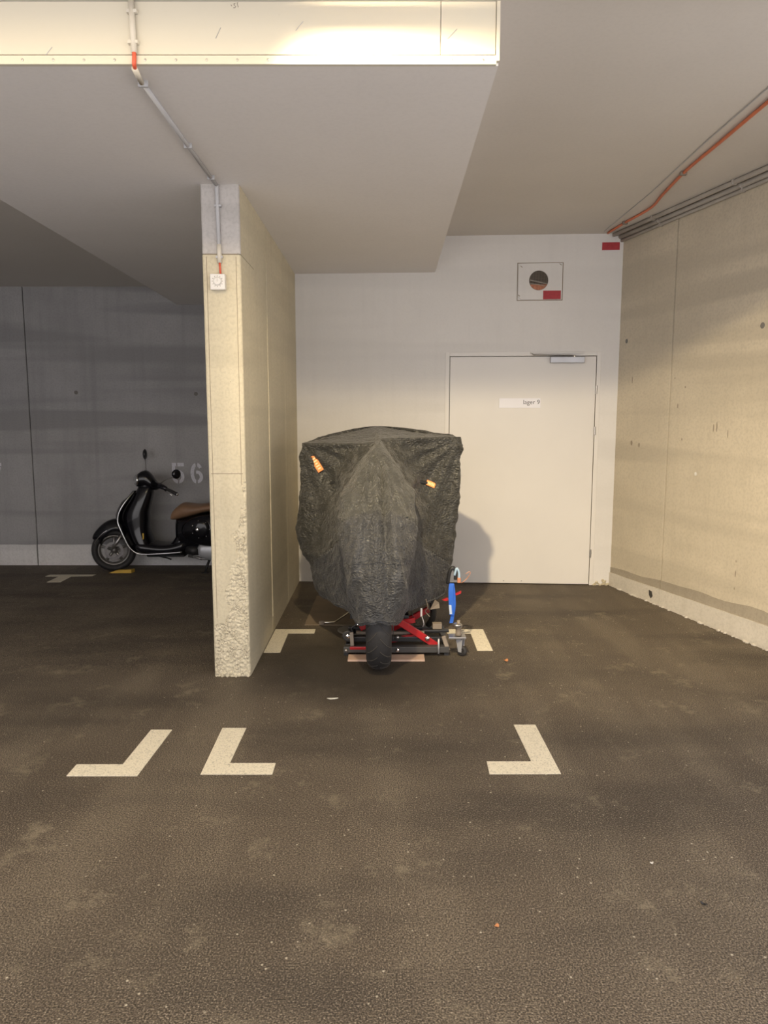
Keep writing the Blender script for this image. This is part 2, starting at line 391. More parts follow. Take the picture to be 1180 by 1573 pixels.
for u, z, w, h in ((1.27, 1.42, .010, .07), (1.305, 1.43, .010, .08), (1.42, 1.38, .008, .06), (0.93, 1.72, .012, .02), (0.80, 1.79, .01, .012), (0.85, 1.58, .012, .05),
                   (0.92, 1.33, .014, .02), (1.577, 0.43, .012, .05), (1.577, 0.52, .008, .02), (1.575, 0.33, .008, .018), (0.25, 1.28, .03, .04), (0.36, 1.27, .025, .04), (0.22, 1.80, .01, .06)):
    bm = NB(); pts = []
    for k in range(9):
        a = 2*PI*k/9; rr = 0.75+0.4*random.random()
        pts.append(RW.p(u+math.cos(a)*w/2*rr, 0.0008, z+math.sin(a)*h/2*rr))
    prism(bm, pts, RW.n*0.0006); obj('scuff', bm, m_scuff, wr)
bb = struct(empty('baseboard_right'))
for a, b in ((0.0, RJ-0.004), (RJ+0.004, 3.2)):
    bm = NB(); n = max(4, int((b-a)/0.12)); top = []; bot = []
    h = lambda u: 0.118+0.04*min(1, u/1.9)+0.004*mnoise.noise(Vector((u*5, 0, 0)))
    us = [a+(b-a)*k/n for k in range(n+1)]
    pts = [RW.p(u, 0.0, h(u)) for u in us]+[RW.p(u, 0.0, -0.02) for u in us[::-1]]
    prism(bm, pts, RW.n*0.012); obj('skirting_band', bm, m_band, bb)
    bm = NB(); h2 = lambda u: 0.05+0.03*min(1, u/1.2)+0.022*mnoise.noise(Vector((u*3.1, 4, 0)))
    pts = [RW.p(u, 0.0, h(u)+h2(u)) for u in us]+[RW.p(u, 0.0, h(u)-0.005) for u in us[::-1]]
    prism(bm, pts, RW.n*0.003); obj('cement_smear', bm, m_stain, bb)
bm = NB(); prism(bm, [RW.p(.61, .0122, .10), RW.p(.65, .0122, .095), RW.p(.665, .0122, .06), RW.p(.64, .0122, .035), RW.p(.615, .0122, .06)], RW.n*.002)
obj('hole', bm, m_dark, bb)
bm = NB()
for k in range(70):
    u = 0.02+random.random()*2.6; r = 0.004+random.random()*0.010
    bmesh.ops.create_icosphere(bm, subdivisions=1, radius=r, matrix=Matrix.Translation(RW.p(u, 0.014+random.random()*0.012, r*0.5)) @ Matrix.Diagonal((1.3, 1, 0.7, 1)))
o = obj('mortar_crumbs', bm, m_band, bb); o['kind'] = 'stuff'
# far left wall: cast panels with recessed joint
LY = 8.42
wl = struct(empty('wall_left'))
bm = NB(); box(bm, -5.4, -0.6, LY+0.02, LY+0.25, -0.5, 3.0); obj('core', bm, M('joint_grey', (0.13, 0.125, 0.12), 0.9), wl)
LJ = -4.005
for a, b in ((-5.4, LJ-0.005), (LJ+0.005, -0.6)):
    bm = NB(); box(bm, a, b, LY, LY+0.04, -0.45, 2.99, 0.006); obj('panel', bm, m_left, wl)
LP = Plane2((-5.4, LY), (-0.6, LY))
for x, z in ((-3.466, 1.769), (-2.118, 1.754)):
    bm = NB(); cone_hole(bm, LP, x+5.4, z, 0.022); obj('tie_hole', bm, m_plug, wl)
for z, x0, x1 in ((2.42, -3.9, -2.0), (1.52, -2.6, -2.0), (1.32, -2.55, -2.0), (1.02, -2.55, -2.0)):
    bm = NB(); box(bm, x0, x1, LY-0.002, LY, z, z+0.005, 0.001); obj('formwork_ridge', bm, m_left, wl)
ws = NB(); box(ws, -5.45, -5.25, SIDE_Y, LY+0.1, -0.5, 3.0); struct(obj('wall_side', ws, m_left))
bbl = struct(empty('baseboard_left'))
for a, b in ((-5.4, LJ-0.008), (LJ+0.008, -0.9)):
    bm = NB(); n = 30
    us = [a+(b-a)*k/n for k in range(n+1)]
    pts = [Vector((u, LY-0.012, 0.035+0.005*mnoise.noise(Vector((u*4, 0, 0))))) for u in us]+[Vector((u, LY-0.012, -0.35)) for u in us[::-1]]
    prism(bm, pts, (0, 0.03, 0)); obj('skirting_band', bm, m_band2, bbl)

# dividing fin wall: cream painted concrete, chipped arris at its foot
fin = struct(empty('wall_divider'))
FX0, FX1, FY0, FY1 = -0.985, -0.777, 4.145, 8.45
FCUT = 2.372
def fin_front(z0, z1, NZ, D=0.42, rough=False):
    """dense block of the fin's front end; towards its foot the right-hand side is coarse, spalled concrete"""
    bm = NB(); NX = 64
    prof = [(FX0, FY0+D), (FX0, FY0+D*0.5), (FX0, FY0+0.006)]
    for k in range(NX+1): prof.append((FX0+0.008+(FX1-FX0-0.016)*k/NX, FY0))
    for k in range(0, 15): prof.append((FX1, FY0+0.008+(D-0.008)*(k/14.0)**1.6))
    rows = []; RG = set()
    for j in range(NZ+1):
        z = z0+(z1-z0)*j/NZ; row = []
        for (x, y) in prof:
            e = FX1-x; front = y < FY0+0.005
            n2 = mnoise.fractal(Vector((x*14, 3.3, z*9)), 0.9, 2.0, 3)
            reach = 0.0
            if z < 1.15: reach = 0.012+0.125*max(0, min(1, (1.10-z)/0.75))**0.8+0.035*n2
            if 0.40 < z < 0.55: reach += 0.03*(1-abs(z-0.475)/0.075)
            if z < 0.30+0.05*n2: reach = 1.0
            w = max(0.0, min(1.0, (reach-e)/0.010)) if front else (max(0.0, 1-(y-FY0)/0.03)*(1 if z < 1.0 else 0.2))
            hf = mnoise.noise(Vector((x*75, y*75, z*75)))+0.6*mnoise.noise(Vector((x*150, y*150+9, z*150)))
            ny = 0.0006*hf+w*(0.004-0.013*max(-0.30, hf)) if front else 0
            nx = 0.0
            ar = max(0.0, 1-(math.hypot(e, max(0, y-FY0)))/0.03)
            k_ = 1.0 if z < 1.0 else 0.25
            nx -= ar*k_*(0.004+0.008*max(-.3, mnoise.noise(Vector((1, 2, z*24)))+0.5*hf))
            if z < 0.035: ny -= (0.010+0.008*hf)*(1-z/0.035) if front else 0
            vv = bm.verts.new((x+nx, y+ny, z)); row.append(vv)
            if w > 0.5 and front: RG.add(vv)
        rows.append(row)
    for A, B in zip(rows, rows[1:]):
        for k in range(len(prof)-1):
            f = bm.faces.new((A[k], A[k+1], B[k+1], B[k]))
            if rough and A[k] in RG and B[k+1] in RG: f.material_index = 1
    return bm
def spalled(name):
    m, N, L, P = nt(name); P.inputs['Roughness'].default_value = 0.95; P.inputs['Specular IOR Level'].default_value = 0.15
    v = mapping(N, L); w = tex(N, L, 'Noise', v, 30, Detail=3.0)
    ad = N.new('ShaderNodeVectorMath'); ad.operation = 'MULTIPLY_ADD'; ad.inputs[1].default_value = (0.02, 0.02, 0.02); L.new(w.outputs[1], ad.inputs[0]); L.new(v, ad.inputs[2])
    vo = tex(N, L, 'Voronoi', ad.outputs[0], 75, feature='DISTANCE_TO_EDGE'); g = tex(N, L, 'Noise', v, 22, Detail=4.0)
    crack = ramp(N, L, vo.outputs[0], (0.02, 0.85), (0.09, 0.0)); gate = ramp(N, L, g.outputs[0], (0.42, 0.0), (0.60, 1.0))
    mm = N.new('ShaderNodeMath'); mm.operation = 'MULTIPLY'; L.new(crack, mm.inputs[0]); L.new(gate, mm.inputs[1])
    L.new(mixc(N, L, mm.outputs[0], (0.66, 0.60, 0.46), (0.22, 0.19, 0.14)), P.inputs['Base Color'])
    L.new(bumpn(N, L, vo.outputs[0], 0.6, 0.012), P.inputs['Normal']); return m
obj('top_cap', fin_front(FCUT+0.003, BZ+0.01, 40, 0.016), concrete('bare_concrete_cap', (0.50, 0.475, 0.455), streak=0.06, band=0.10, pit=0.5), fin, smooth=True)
bm = NB(); box(bm, FX0+0.0005, FX1-0.0005, FY0+0.015, 4.56, FCUT+0.001, BZ+0.005); obj('panel', bm, m_fin, fin)
fe = obj('front_end', fin_front(-0.04, FCUT-0.003, 560, 0.42, True), m_fin, fin, smooth=True); fe.data.materials.append(spalled('spalled_concrete'))
for a, b in ((4.56, 5.012), (5.022, 5.872), (5.882, FY1)):
    bm = NB(); box(bm, FX0, FX1, a, b, -0.30, BZ+0.005, 0.003); obj('panel', bm, m_fin, fin)
bm = NB(); box(bm, FX0+0.02, FX1-0.012, 4.5, FY1, -0.3, BZ, 0); obj('core', bm, m_fin, fin)
bm = NB(); tube(bm, [(FX1+0.001, 5.017, 2.5), (FX1+0.002, 5.017, 1.4), (FX1+0.001, 5.014, 0.55), (FX1+0.002, 5.017, 0.12)], 0.004, 6); obj('joint_mortar', bm, m_fin, fin)
for z in (2.370, 1.18):
    bm = NB(); box(bm, FX0+0.014, FX1-0.016, FY0-0.0012, FY0+0.003, z, z+0.004, 0); obj('shutter_line', bm, m_scuff, fin)
for x in (FX0+0.022, FX1-0.026):
    bm = NB(); box(bm, x, x+0.0025, FY0-0.0014, FY0+0.003, 1.12 if x > -.9 else 0.35, 2.36, 0); obj('chamfer_line', bm, m_scuff, fin)

# ================================================================ door
door = struct(empty('door_1'))
bm = NB(); BW.box(bm, 1.352, 2.642, -0.09, -0.07, 0.0, 2.035); obj('gap_backing', bm, m_dark, door)
fr = NB()
BW.box(fr, 1.316, 1.352, -0.05, 0.006, 0, 2.056, .002); BW.box(fr, 2.622, 2.656, -0.05, 0.006, 0, 2.056, .002); BW.box(fr, 1.3525, 2.6215, -0.05, 0.006, 2.022, 2.056, .002)
obj('door_frame', fr, m_door, door)
bm = NB(); BW.box(bm, 1.357, 2.6165, -0.048, 0.002, 0.008, 2.0165, 0.003); leaf = obj('door_leaf', bm, m_door, door)
for z0 in (1.696, 1.342, 0.253):
    bm = NB(); tube(bm, [BW.p(2.622, 0.012, z0), BW.p(2.622, 0.012, z0+0.072)], 0.008, 10); tube(bm, [BW.p(2.622, 0.012, z0+0.036), BW.p(2.622, 0.012, z0+0.042)], 0.0095, 10)
    obj('hinge', bm, m_steel, door)
# closer: body, arm, shoe rail
cl = NB(); BW.box(cl, 2.218, 2.508, 0.003, 0.058, 1.958, 2.012, 0.006); body = obj('closer_body', cl, m_alu, door)
bm = NB(); BW.box(bm, 2.05, 2.508, 0.007, 0.026, 2.040, 2.054, .002); obj('closer_rail', bm, m_white, door)
bm = NB(); tube(bm, [BW.p(2.06, 0.03, 2.040), BW.p(2.075, 0.04, 2.028), BW.p(2.42, 0.045, 2.022)], 0.006, 8, flat=.7); obj('closer_arm', bm, m_steel, door)
bm = NB(); lathe(bm, [(0, 0.014), (0.010, 0.012), (0.011, 0)], BW.p(2.42, 0.040, 2.012), 'z', 12); obj('spindle_cap', bm, m_chrome, body)
# lever handle and lock plate (mostly behind the cover)
bm = NB(); BW.box(bm, 1.405, 1.448, 0.002, 0.012, 0.90, 1.04, 0.004); hp = obj('handle_plate', bm, m_steel, leaf)
bm = NB(); tube(bm, [BW.p(1.428, 0.01, 1.005), BW.p(1.428, 0.05, 1.005), BW.p(1.44, 0.06, 1.005), BW.p(1.458, 0.062, 1.005)], 0.010, 10); bm.verts.ensure_lookup_table()
obj('lever', bm, m_steel, hp, True)
for u in (1.86, 2.02):
    bm = NB(); lathe(bm, [(0.006, 0), (0.005, 0.003), (0, 0.004)], (0, 0, 0), 'z', 8, None)
    for v in bm.verts: v.co = BW.p(u+v.co.x, 0.002+v.co.z, 0.03+v.co.y)
    obj('door_stud', bm, m_steel, leaf)

# door sign with lettering
sign = empty('door_sign', (0, 0, 0)); tag(sign, 'pale rectangular sign reading lager 9 fixed to the white door', 'sign')
bm = NB(); BW.box(bm, 1.789, 2.147, 0.002, 0.007, 1.575, 1.658, 0.001); obj('sign_plate', bm, m_alu if False else M('sign_plate_silver', (0.87, 0.87, 0.92), 0.4, 0.0), sign)
me = text_mesh('lager 9', 0.058, 0.0005)
xsb = [v.co.x for v in me.vertices]; w = max(xsb)-min(xsb); k = 0.140/w
for v in me.vertices:
    v.co = BW.p(2.000+(v.co.x-min(xsb))*k, 0.0075+v.co.z, 1.6075+v.co.y*0.95)
link('lettering', me, M('letter_grey', (0.10, 0.10, 0.11), 0.6), sign)

# vent cover plate with round grille, and the red labels
vp = empty('vent_plate'); tag(vp, 'square wall plate with round mesh vent hole above the door', 'vent')
uc, zc, rh = 2.104, 2.655, 0.082
bm = NB(); n = 32; sq = []; ci = []
for k in range(n):
    a = 2*PI*(k+0.5)/n; c, s = math.cos(a), math.sin(a); q = 1/max(abs(c), abs(s))
    hx = (uc-1.930, 2.303-uc)[c > 0]; hz = (zc-2.496, 2.797-zc)[s > 0]
    sq.append((uc+c*q*hx, zc+s*q*hz)); ci.append((uc+c*rh, zc+s*rh))
V = lambda L, w: [bm.verts.new(BW.p(u, w, z)) for u, z in L]
so, si, co, cb = V(sq, 0.012), V(sq, 0.0005), V(ci, 0.012), V(ci, 0.0008)
for k in range(n):
    j = (k+1) % n
    bm.faces.new((so[k], so[j], co[j], co[k])); bm.faces.new((si[k], si[j], so[j], so[k])); bm.faces.new((co[k], co[j], cb[j], cb[k]))
obj('plate', bm, m_back, vp)
bm = NB()
for (a0, a1, b0, b1) in ((1.922, 2.311, 2.488, 2.494), (1.922, 2.311, 2.799, 2.804), (1.922, 1.928, 2.488, 2.804), (2.305, 2.311, 2.488, 2.804)): BW.box(bm, a0, a1, 0, 0.0035, b0, b1)
obj('rough_edge', bm, m_scuff, vp)
bm = NB(); vs = [bm.verts.new(BW.p(uc+rh*math.cos(2*PI*k/32), 0.0012, zc+rh*math.sin(2*PI*k/32))) for k in range(32)]; bm.faces.new(vs); obj('hole_back', bm, m_dark, vp)
bm = NB()
for i in range(-8, 9):
    o_ = i*0.0095; h = math.sqrt(max(0, rh*rh-o_*o_))*0.99
    tube(bm, [BW.p(uc+o_, 0.005, zc-h), BW.p(uc+o_, 0.005, zc+h)], 0.0012, 5); tube(bm, [BW.p(uc-h, 0.0065, zc+o_), BW.p(uc+h, 0.0065, zc+o_)], 0.0012, 5)
obj('mesh_grille', bm, m_tan, vp)
bm = NB(); tube(bm, [BW.p(uc-0.074, 0.007, zc+0.004), BW.p(uc, 0.0075, zc-0.012), BW.p(uc+0.07, 0.007, zc-0.028)], 0.010, 8, flat=.4)
tube(bm, [BW.p(uc-0.070, 0.007, zc-0.026), BW.p(uc, 0.0075, zc-0.034), BW.p(uc+0.06, 0.007, zc-0.048)], 0.008, 8, flat=.4); obj('pipe', bm, m_pipe, vp, True)
bm = NB(); vs = [bm.verts.new(BW.p(uc+rh*.97*math.cos(a), 0.0085, zc+rh*.97*math.sin(a))) for a in [math.radians(205+130*k/12) for k in range(13)]]
bm.faces.new(vs); obj('terracotta_infill', bm, M('terracotta', (0.42, 0.18, 0.11), 0.9, var=0.3, vscale=60), vp)
for u, z, r in ((1.955, 2.77, 40), (2.285, 2.785, 10), (1.94, 2.53, 80)):
    bm = NB(); tube(bm, [BW.p(u-.008, 0.0125, z+.006), BW.p(u+.008, 0.0125, z-.006)], 0.003, 6); obj('screw', bm, m_scuff, vp)
bm = NB(); BW.box(bm, 2.144, 2.294, 0.012, 0.0145, 2.497, 2.569, .0005); tag(obj('red_label', bm, m_label), 'red rectangular label on the corner of the vent plate', 'label', 'red wall labels')
bm = NB(); BW.box(bm, 2.630, 2.777, 0.0, 0.003, 2.900, 2.963, .0005); tag(obj('red_label', bm, m_label), 'dark red rectangular label high in the wall corner under the ceiling', 'label', 'red wall labels')

# ================================================================ conduits and switch
cd = empty('grey_conduit'); tag(cd, 'grey conduit down the bulkhead, along its soffit and down the divider wall end', 'conduit')
bm = NB(); tube(bm, [(-0.880, 2.775, 2.938), (-0.876, 2.775, 2.765)], 0.0105, 12); obj('drop_pipe', bm, m_conduit, cd, True)
bm = NB(); tube(bm, smooth_path([(-0.876, 2.775, 2.772), (-0.876, 2.773, 2.745), (-0.878, 2.776, 2.727), (-0.882, 2.80, 2.722)], 5), 0.0075, 10); obj('red_bend', bm, m_red, cd, True)
bm = NB(); tube(bm, [(-0.882, 2.79, 2.7205), (-0.893, 2.90, 2.7205)], 0.0105, 12); obj('cream_sleeve', bm, m_conduit, cd, True)
bm = NB(); tube(bm, [(-0.892, 2.88, 2.7225), (-0.893, 4.126, 2.7225)], 0.0095, 12); obj('soffit_pipe', bm, m_grey, cd, True)
bm = NB(); tube(bm, [(-0.893, 4.120, 2.7225), (-0.893, 4.133, 2.716), (-0.894, 4.134, 2.70), (-0.889, 4.134, 2.335)], 0.0105, 12); obj('wall_pipe', bm, m_grey, cd, True)
bm = NB(); tube(bm, [(-0.889, 4.134, 2.42), (-0.889, 4.134, 2.325)], 0.0125, 12); obj('end_sleeve', bm, m_conduit, cd, True)
bm = NB(); tube(bm, [(-0.889, 4.134, 2.33), (-0.887, 4.132, 2.30), (-0.885, 4.132, 2.262)], 0.0055, 8); obj('red_cable', bm, m_red, cd, True)
for z in (2.80, 2.90):
    bm = NB(); box(bm, -0.897, -0.860, 2.768, 2.787, z-0.006, z+0.006, .002); obj('pipe_clip', bm, m_conduit, cd)
for z in (2.355, 2.62):
    bm = NB(); box(bm, -0.908, -0.871, 4.126, 4.145, z-0.006, z+0.006, .002); obj('pipe_clip', bm, m_grey, cd)
for y in (2.92, 3.55, 4.0):
    bm = NB(); box(bm, -0.911, -0.874, y-0.006, y+0.006, 2.712, 2.733, .002); obj('pipe_clip', bm, m_grey, cd)
ts = empty('timer_switch', (-0.897, 4.145, 2.179)); tag(ts, 'square white rotary switch box on the end of the divider wall', 'switch')
bm = NB(); box(bm, -0.040, 0.040, -0.042, 0.0, 0, 0.083, 0.005); obj('box', bm, m_white, ts)
bm = NB(); lathe(bm, [(0.021, -0.041), (0.021, -0.046), (0.018, -0.049), (0, -0.049)], (0, 0, 0.044), 'y', 24); dl = obj('dial', bm, m_white, ts)
bm = NB(); lathe(bm, [(0.0245, -0.0425), (0.0245, -0.0435), (0.0222, -0.0435), (0.0222, -0.0425), (0.0245, -0.0425)], (0, 0, 0.044), 'y', 24); obj('dial_ring', bm, m_steel, ts)
for k in range(12):
    a = 2*PI*k/12; bm = NB(); box(bm, -0.0012, 0.0012, -0.0430, -0.0420, 0.026, 0.030)
    for v in bm.verts: v.co = Matrix.Translation((0, 0, 0.044)) @ Matrix.Rotation(a, 4, 'Y') @ v.co
    obj('scale_mark', bm, m_black, ts)
bm = NB(); box(bm, -0.0015, 0.0015, -0.0505, -0.049, 0.040, 0.060); obj('pointer', bm, m_steel, dl)

oc = empty('orange_conduit'); tag(oc, 'thin orange conduit running across the ceiling towards the door corner', 'conduit')
def ceil_z(y): return 3.035
cp = [(x*1.018, y*1.018) for x, y in [(1.842, 6.32), (1.862, 6.12), (1.882, 5.95), (1.930, 5.58), (1.895, 5.25), (1.855, 4.77), (1.850, 4.30), (1.842, 3.75), (1.84, 3.0)]]
bm = NB(); tube(bm, smooth_path([(x, y, ceil_z(max(2.8, y))-0.011) for x, y in cp], 5), 0.0095, 10); obj('tube', bm, m_orange, oc, True)
for x, y in ((1.91, 6.10), (1.891, 4.90)):
    bm = NB(); box(bm, x-0.02, x+0.02, y-0.012, y+0.012, ceil_z(y)-0.024, ceil_z(y)-0.0005, .003); obj('pipe_clip', bm, m_tan, oc)
sw = tag(obj('ceiling_wire', (lambda b: (tube(b, [(1.835, 6.40, ceil_z(6.4)-0.004), (1.84, 5.33, ceil_z(5.33)-0.004), (1.81, 4.4, ceil_z(4.4)-.004), (1.80, 3.2, ceil_z(3.2)-0.004)], 0.003, 6), b)[1])(NB()), m_grey), 'thin grey wire on the ceiling beside the orange conduit', 'wire')
for k, (w, z, r) in enumerate(((0.030, 3.004, 0.019), (0.018, 2.986, 0.013), (0.090, 3.017, 0.016))):
    lab = ('thickest grey wall pipe running along the top of the right wall', 'lowest thin grey pipe running along the top of the right wall', 'grey pipe nearest the ceiling above the right wall')[k]
    z1 = lambda u: (ceil_z(max(2.8, RW.p(u, 0, 0).y)) - 3.035)
    e = empty('wall_pipe'); tag(e, lab, 'pipe', 'pipes along the right wall')
    bm = NB(); tube(bm, [RW.p(u, w, z+z1(u)*0.75 - (0.012 if k == 1 else 0)) for u in (0.0, 0.8, 1.6, 2.6, 3.2)], r, 12); obj('pipe', bm, m_pipe, e, True)
    for u in (0.55, 1.45, 2.4):
        bm = NB(); RW.box(bm, u-0.008, u+0.008, max(0.0, w-r-0.003), w+r+0.003, z+z1(u)*.75-(0.012 if k == 1 else 0)-r*1.08, z+z1(u)*.75-(0.012 if k == 1 else 0)+r*1.08, .002); obj('saddle_clip', bm, m_pipe, e)

# ceiling lamp in the lane (just above the picture)
for lx, lab in ((LAMP[0], 'flat ceiling lamp over the driveway in front of the right half of the bulkhead'), (LAMP[0]-1.45, 'flat ceiling lamp over the driveway in front of the left half of the bulkhead')):
    lamp = empty('ceiling_lamp', (lx, LAMP[1], LAMP[2])); tag(lamp, lab, 'lamp', 'ceiling lamps over the driveway')
    a, b = LAMP_SIZE[0]/2, LAMP_SIZE[1]/2
    bm = NB(); box(bm, -a-0.03, a+0.03, -b-0.02, b+0.02, 0.004, 0.035, .004); obj('housing', bm, m_white, lamp)
    bm = NB(); box(bm, -a, a, -b, b, -0.001, 0.004); obj('diffuser', bm, m_lampdiff, lamp)
fl = empty('added_flood', SPOT); tag(fl, 'added small flood lamp, unseen under the ceiling, aimed at the white door', 'lamp')  # added fixture body for the fill spot, out of view
dv = (Vector(SPOT_AIM)-Vector(SPOT)).normalized(); q = dv.to_track_quat('-Z', 'Y').to_matrix()
bm = NB(); lathe(bm, [(.045, .06), (.052, .05), (.06, .015), (.06, .012), (.048, .05), (0, .05), ], -dv*0.0, 'z', 24, q); obj('shade', bm, m_white, fl, True)
bm = NB(); added_hood = []  # curved plate added to keep the spot off the bulkhead face
for k in range(13):
    a = math.radians(-78+156*k/12); added_hood.append((math.sin(a)*0.13, math.cos(a)*0.13))
V0 = [bm.verts.new((x, y, -0.0425)) for x, y in added_hood]; V1 = [bm.verts.new((x, y, 0.035)) for x, y in added_hood]
for k in range(12): bm.faces.new((V0[k], V0[k+1], V1[k+1], V1[k]))
hd = obj('added_hood', bm, m_black, fl); hd.modifiers.new('t', 'SOLIDIFY').thickness = 0.002
spot.parent = fl; spot.location = (0, 0, 0)

# ================================================================ floor markings, wall numbers
def marking(pts, label, sloped=False):
    bm = NB(); P = [Vector((x, y, floor_z(x, y)+0.0005)) for x, y in pts]
    prism(bm, P, (0, 0, 0.0025)); return tag(obj('bay_marking', bm, m_mark), label, 'road marking', 'painted bay corner markings')
marking([(-1.335, 2.938), (-1.038, 2.938), (-1.022, 3.40), (-1.124, 3.40), (-1.135, 3.042), (-1.335, 3.042)], 'leftmost cream corner marking on the floor in front of the pillar')
marking([(-0.775, 2.952), (-0.472, 2.952), (-0.472, 3.054), (-0.672, 3.054), (-0.668, 3.42), (-0.784, 3.42)], 'L-shaped cream marking on the floor, middle of the front three')
marking([(0.749, 2.957), (0.742, 3.458), (0.636, 3.458), (0.645, 3.070), (0.450, 3.070), (0.446, 2.955)], 'cream corner marking on the floor at the right front of the bay')
marking([(0.703, 5.10), (0.703, 4.614), (0.602, 4.614), (0.604, 4.995), (0.44, 4.995), (0.44, 5.10)], 'worn cream corner marking on the floor right of the motorcycle lift')
marking([(-0.771, 4.575), (-0.665, 4.575), (-0.668, 5.0), (-0.486, 5.0), (-0.486, 5.10), (-0.770, 5.10)], 'cream corner marking on the floor between pillar foot and cardboard')
marking([(-3.56, 7.615), (-3.415, 7.615), (-3.385, 7.265), (-3.25, 7.265), (-3.285, 7.615), (-3.075, 7.635), (-3.075, 7.735), (-3.56, 7.725)], 'T-shaped marking on the floor left of the scooter')

def stencil(polys, x, z, h, label, name):
    bm = NB(); e = None
    for pl in polys:
        prism(bm, [Vector((x+px*h, LY-0.0015, z+pz*h)) for px, pz in pl], (0, -0.0015, 0))
    return bm
def arc(cx, cz, rx, rz, a0, a1, n=8): return [(cx+rx*math.cos(math.radians(a0+(a1-a0)*k/n)), cz+rz*math.sin(math.radians(a0+(a1-a0)*k/n))) for k in range(n+1)]
T = 0.17
five = [[(0, .52), (0, 1), (.21, 1), (.21, .83), (.15, .83), (.15, .60)],
        [(.27, 1), (.58, 1), (.58, .83), (.27, .83)],
        [(.15, .63), (.30, .66)] + arc(.30, .33, .29, .33, 80, -85) + arc(.32, .33, .12, .17, -80, 80)[0:] + [(.15, .50)],
        arc(.29, .32, .29, .32, 195, 262) + arc(.29, .32, .13, .16, 262, 195)]
six = [arc(.29, .50, .29, .50, 100, 262, 14) + arc(.29, .50, .12, .33, 258, 104, 14),
       arc(.31, .50, .29, .50, 82, 35, 8) + arc(.31, .52, .14, .31, 40, 80, 8),
       [(.27, .62), (.33, .63)] + arc(.31, .32, .29, .31, 70, -82, 12) + arc(.31, .32, .13, .16, -78, 70, 10) + [(.27, .46)]]
seven = [[(0, 1), (.58, 1), (.58, .84), (0, .84)], [(.56, .79), (.38, .79), (.10, 0), (.30, 0)]]
def number(digs, label):
    e = empty('bay_number'); tag(e, label, 'number', 'stencilled bay numbers')
    for polys, x in digs:
        obj('digit', stencil(polys, x, 0.742, 0.236, '', ''), m_num, e)
number([(five, -2.418), (six, -2.208)], 'stencilled white number 56 on the grey wall behind the scooter')
number([(five, -4.361-0.347), (seven, -4.361-0.137)], 'stencilled number cut off by the left edge of the picture')

# ================================================================ motorcycle cover
def lerp(a, b, t): return a+(b-a)*t
def tab(T, z):
    if z <= T[0][0]: return T[0][1:]
    for a, b in zip(T, T[1:]):
        if z <= b[0]:
            t = (z-a[0])/(b[0]-a[0]); t = t*t*(3-2*t)*0.4+t*0.6
            return tuple(lerp(p, q, t) for p, q in zip(a[1:], b[1:]))
    return T[-1][1:]
#     z     xl     xr    yf    wl   m3   conc  yb    wb
CT = [(0.22, -.395, .375, 4.00, .120, 1.35, .00, 6.02, .24), (0.37, -.470, .432, 3.985, .135, 1.28, .00, 6.08, .26),
      (0.49, -.490, .446, 3.99, .155, 1.22, .01, 6.10, .27), (0.61, -.553, .455, 4.01, .18, 1.15, .03, 6.10, .27),
      (0.75, -.590, .466, 4.05, .21, 1.04, .08, 6.12, .26), (0.90, -.578, .481, 4.13, .235, .98, .10, 6.15, .24),
      (1.02, -.560, .495, 4.24, .215, .96, .12, 6.10, .22), (1.12, -.549, .503, 4.34, .160, 1.0, .11, 6.0, .21),
      (1.22, -.541, .501, 4.46, .095, 1.1, .08, 5.9, .20), (1.28, -.537, .498, 4.54, .050, 1.2, .05, 5.8, .2), (1.325, -.530, .494, 4.61, .02, 1.5, .00, 5.7, .2)]
YS = 4.95; XC = -0.040
def contour(z):
    xl, xr, yf, wl, m3, conc, yb, wb = tab(CT, z)
    def side(s, xe):
        w = wl*1.0
        i3 = Vector((XC+s*w*m3, yf+0.5*(YS-yf))); i5 = Vector((xe-s*0.012, YS-0.06))
        inn = Vector((-s*0.55, 0.83))
        return [Vector((XC+s*.62*w, yf+.018)), Vector((XC+s*w, yf+.22*(YS-yf))), i3, (i3+i5)/2+inn*conc, i5,
                Vector((xe, YS)), Vector((xe-s*.03, YS+.12)), Vector((lerp(xe, s*wb, .6), (YS+yb)/2)), Vector((s*wb, yb-.12))]
    R = side(1, xr); Lf = side(-1, xl)
    return [Vector((XC, yf))]+R+[Vector((0, yb))]+Lf[::-1]
NP_ = 20; SUBD = 12; NU = NP_*SUBD
def ring(z):
    K = contour(z); out = []
    for i in range(NP_):
        p0, p1, p2, p3 = K[i-1], K[i], K[(i+1) % NP_], K[(i+2) % NP_]
        for k in range(SUBD):
            t = k/SUBD
            out.append(0.5*((2*p1)+(p2-p0)*t+(2*p0-5*p1+4*p2-p3)*t*t+(-p0+3*p1-3*p2+p3)*t**3))
    return out
NV = 110; ZR = 1.325; NR = 34
rows = []
for j in range(NV+1):
    row = []
    t = j/NV
    for i in range(NU):
        fw = max(0.0, math.cos(2*PI*i/NU))**6
        sd = math.sin(2*PI*i/NU)
        hem = 0.285+0.075*fw+0.003*math.sin(i*0.55)+0.01*mnoise.noise(Vector((i*.06, 3, 0)))
        zr = ZR+(0.04*max(0, sd)-0.002*max(0, -sd))
        z = hem+(ZR-hem)*t
        row.append((i, z, z+(zr-ZR)*t**3))
    rows.append(row)
cache = {}
def ring_at(z):
    k = round(z*500)
    if k not in cache: cache[k] = ring(k/500)
    return cache[k]
G = []
for row in rows:
    G.append([Vector((*ring_at(z)[i], zz)) for i, z, zz in row])
rim = G[-1]; peak = Vector((-0.05, 5.38, 1.432))
